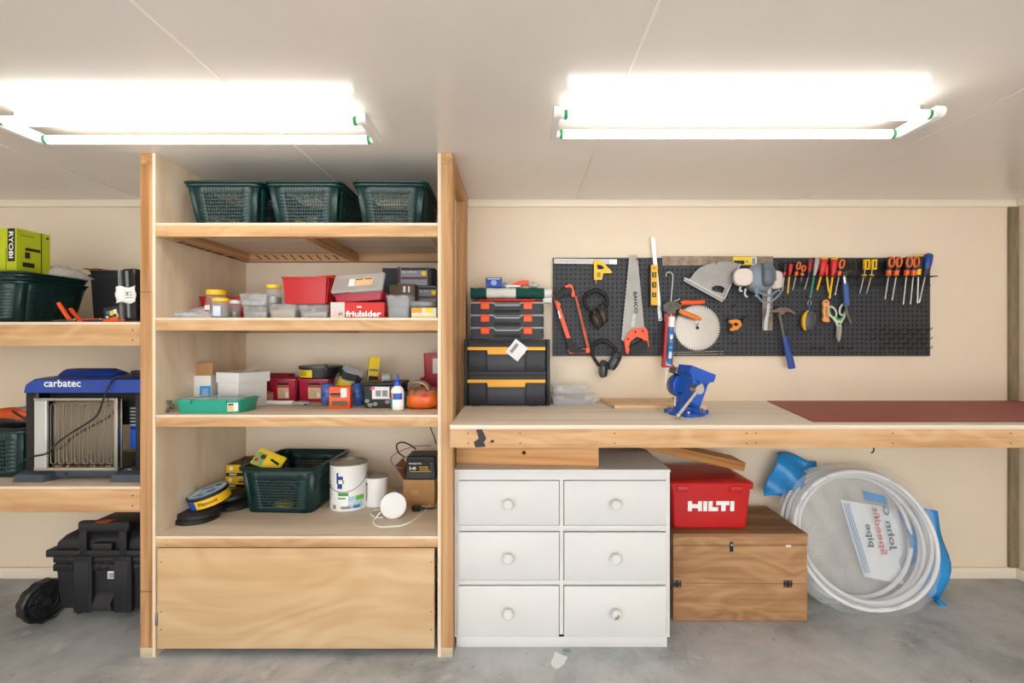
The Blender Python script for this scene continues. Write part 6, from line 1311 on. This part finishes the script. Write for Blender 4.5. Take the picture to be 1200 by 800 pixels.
driver('orange and black screwdriver with a medium steel shaft', (935.5, 307), (932.5, 324), (929, 340), m_dbk, m_dor, m_steel, .013, .003, None, 'loop')
driver('stubby orange and black screwdriver', (940.8, 311), (939.5, 324), (938.6, 330), m_dbk, m_dor, m_steel, .014, .003, None, 'loop')
driver('maroon and black screwdriver with a thin steel shaft', (950.5, 303), (947, 325), (943, 339), m_dmr, m_dbk, m_steel, .013)
driver('clear-handled screwdriver with a long green sleeve', (958, 302), (954, 324), (949, 350), m_dcl, None, m_dgr, .014, .005)
driver('thick red screwdriver with a yellow cap and tapering yellow sleeve', (966, 302), (962, 324), (957.5, 340), m_dred, None, m_dyel, .020, .0055, m_dyel)
driver('red screwdriver crossing the other yellow-sleeved ones', (967.5, 309), (968.8, 324), (971.5, 343), m_dred, None, m_dyel, .014, .005)
driver('thick red screwdriver with the longest yellow sleeve', (978, 302), (975.5, 325), (972, 350), m_dred, None, m_dyel, .019, .0055, m_dyel)
driver('orange and black screwdriver beside the pick hammer', (985.5, 304), (983, 324), (978.5, 346), m_dbk, m_dor, m_steel, .017, .004, None, 'loop')
for k, (x, lab) in enumerate(((1015.5, 'yellow flag-handled hex key nearer the pick hammer'), (1024, 'yellow flag-handled hex key nearer the orange screwdrivers'))):
    t = T2('hex_key', lab, 'hex key', x, 320, .034); h = t.poly('flag_handle', [(x-3, 304), (x+3, 304), (x+2.4, 316), (x-3.4, 316)], m_dyel, .016, -.008, [[(x-.8, 306), (x+1.2, 306), (x+.8, 314), (x-1.2, 314)]]); t.poly('black_core', [(x-.8, 306), (x+1.2, 306), (x+.8, 314), (x-1.2, 314)], m_dbk, .014, -.007, par=h)
    t.poly('collar', [(x-5, 321.5), (x-.5, 321.5), (x-.5, 324.5), (x-5, 324.5)], m_dyel, .012, -.006, par=h); t.tube('hex_shaft', [(x-2, 316), (x-2.6, 322), (x-8+k*-.6, 344)], .0028, m_steel, sm=False)
for (tp, nk, tipp, lab) in (((1043.5, 301), (1041, 324), (1037, 351), 'orange and black screwdriver with a thin dark shaft'), ((1052, 301), (1050, 324), (1045.3, 352), 'orange and black screwdriver with a wide flat tip'), ((1064, 301), (1062, 324), (1058.3, 357), 'orange and black screwdriver with a stout shaft near the corner'), ((1072, 301), (1070, 324), (1066.7, 357), 'orange and black screwdriver next to the yellow one')):
    driver(lab, tp, nk, tipp, m_dbk, m_dor, m_steel, .0185, .0042, None, 'loop')
driver('yellow and black screwdriver beside the big blue one', (1077.5, 298.5), (1076, 323), (1075, 356), m_dbk, m_dyel, m_steel, .018, .005, m_dyel)
driver('big dark blue screwdriver at the pegboard corner', (1088.5, 297.5), (1084, 323), (1077, 355), m_dbl, m_dbk, m_steel, .023, .005, m_dbl)
# empty hooks
hk = thing('peg_hook', 'empty black wire hook in the cluster at the lower corner of the pegboard', 'hook', (0, 0, 0), 0, 'empty hooks in the corner cluster')
g = G(); g.tube(smooth([(0, .004, 0), (0, -.028, 0), (0, -.036, .002), (0, -.044, .012)], 3), .0022, 6); g.build('wire', m_black, hk); g = G(); g.box(-.006, .006, -.0025, -.0003, -.012, .012, .001); g.build('clip_plate', m_black, hk)
spots = [(x, y) for j, y in enumerate((386.5, 391.5, 397, 402.5, 408)) for x in range(1019+(j % 2)*5, 1086, 11) if not (j > 2 and x < 1030)]
first = True
for (x, y) in spots:
    o = hk if first else dup(hk); first = False; o.location = snap(x, y)
def hook_at(x, y, label, group=None):
    o = dup(hk); o['label'] = label; o.location = snap(x, y)
    if group: o['group'] = group
    elif 'group' in o: del o['group']
for (x, y) in ((765, 390), (765, 395.5), (765, 401)): hook_at(x, y, 'empty black wire hook beside the saw handle', 'empty hooks beside the saw handle')
for (x, y) in ((775, 390), (775, 401)): hook_at(x, y, 'empty black wire hook next to the caulking gun', 'empty hooks next to the caulking gun')
hook_at(857, 359, 'empty black wire hook above the small orange tool'); hook_at(857, 402, 'empty black wire hook below the small orange tool')
for (x, y) in ((950, 409), (960, 408), (985, 409), (993, 409)): hook_at(x, y, 'empty black wire hook low on the pegboard under the scissors and reel', 'empty hooks under the scissors')
hook_at(690, 398, 'empty black wire hook beside the hacksaw blade')
hook_at(692, 343, 'black wire hook holding the camouflage ear defenders'); hook_at(835, 309, 'black wire hook holding the grey saw guard'); hook_at(742, 301+4, 'black wire hook at the toe of the handsaw'); hook_at(817, 381, 'black wire hook through the round saw blade')
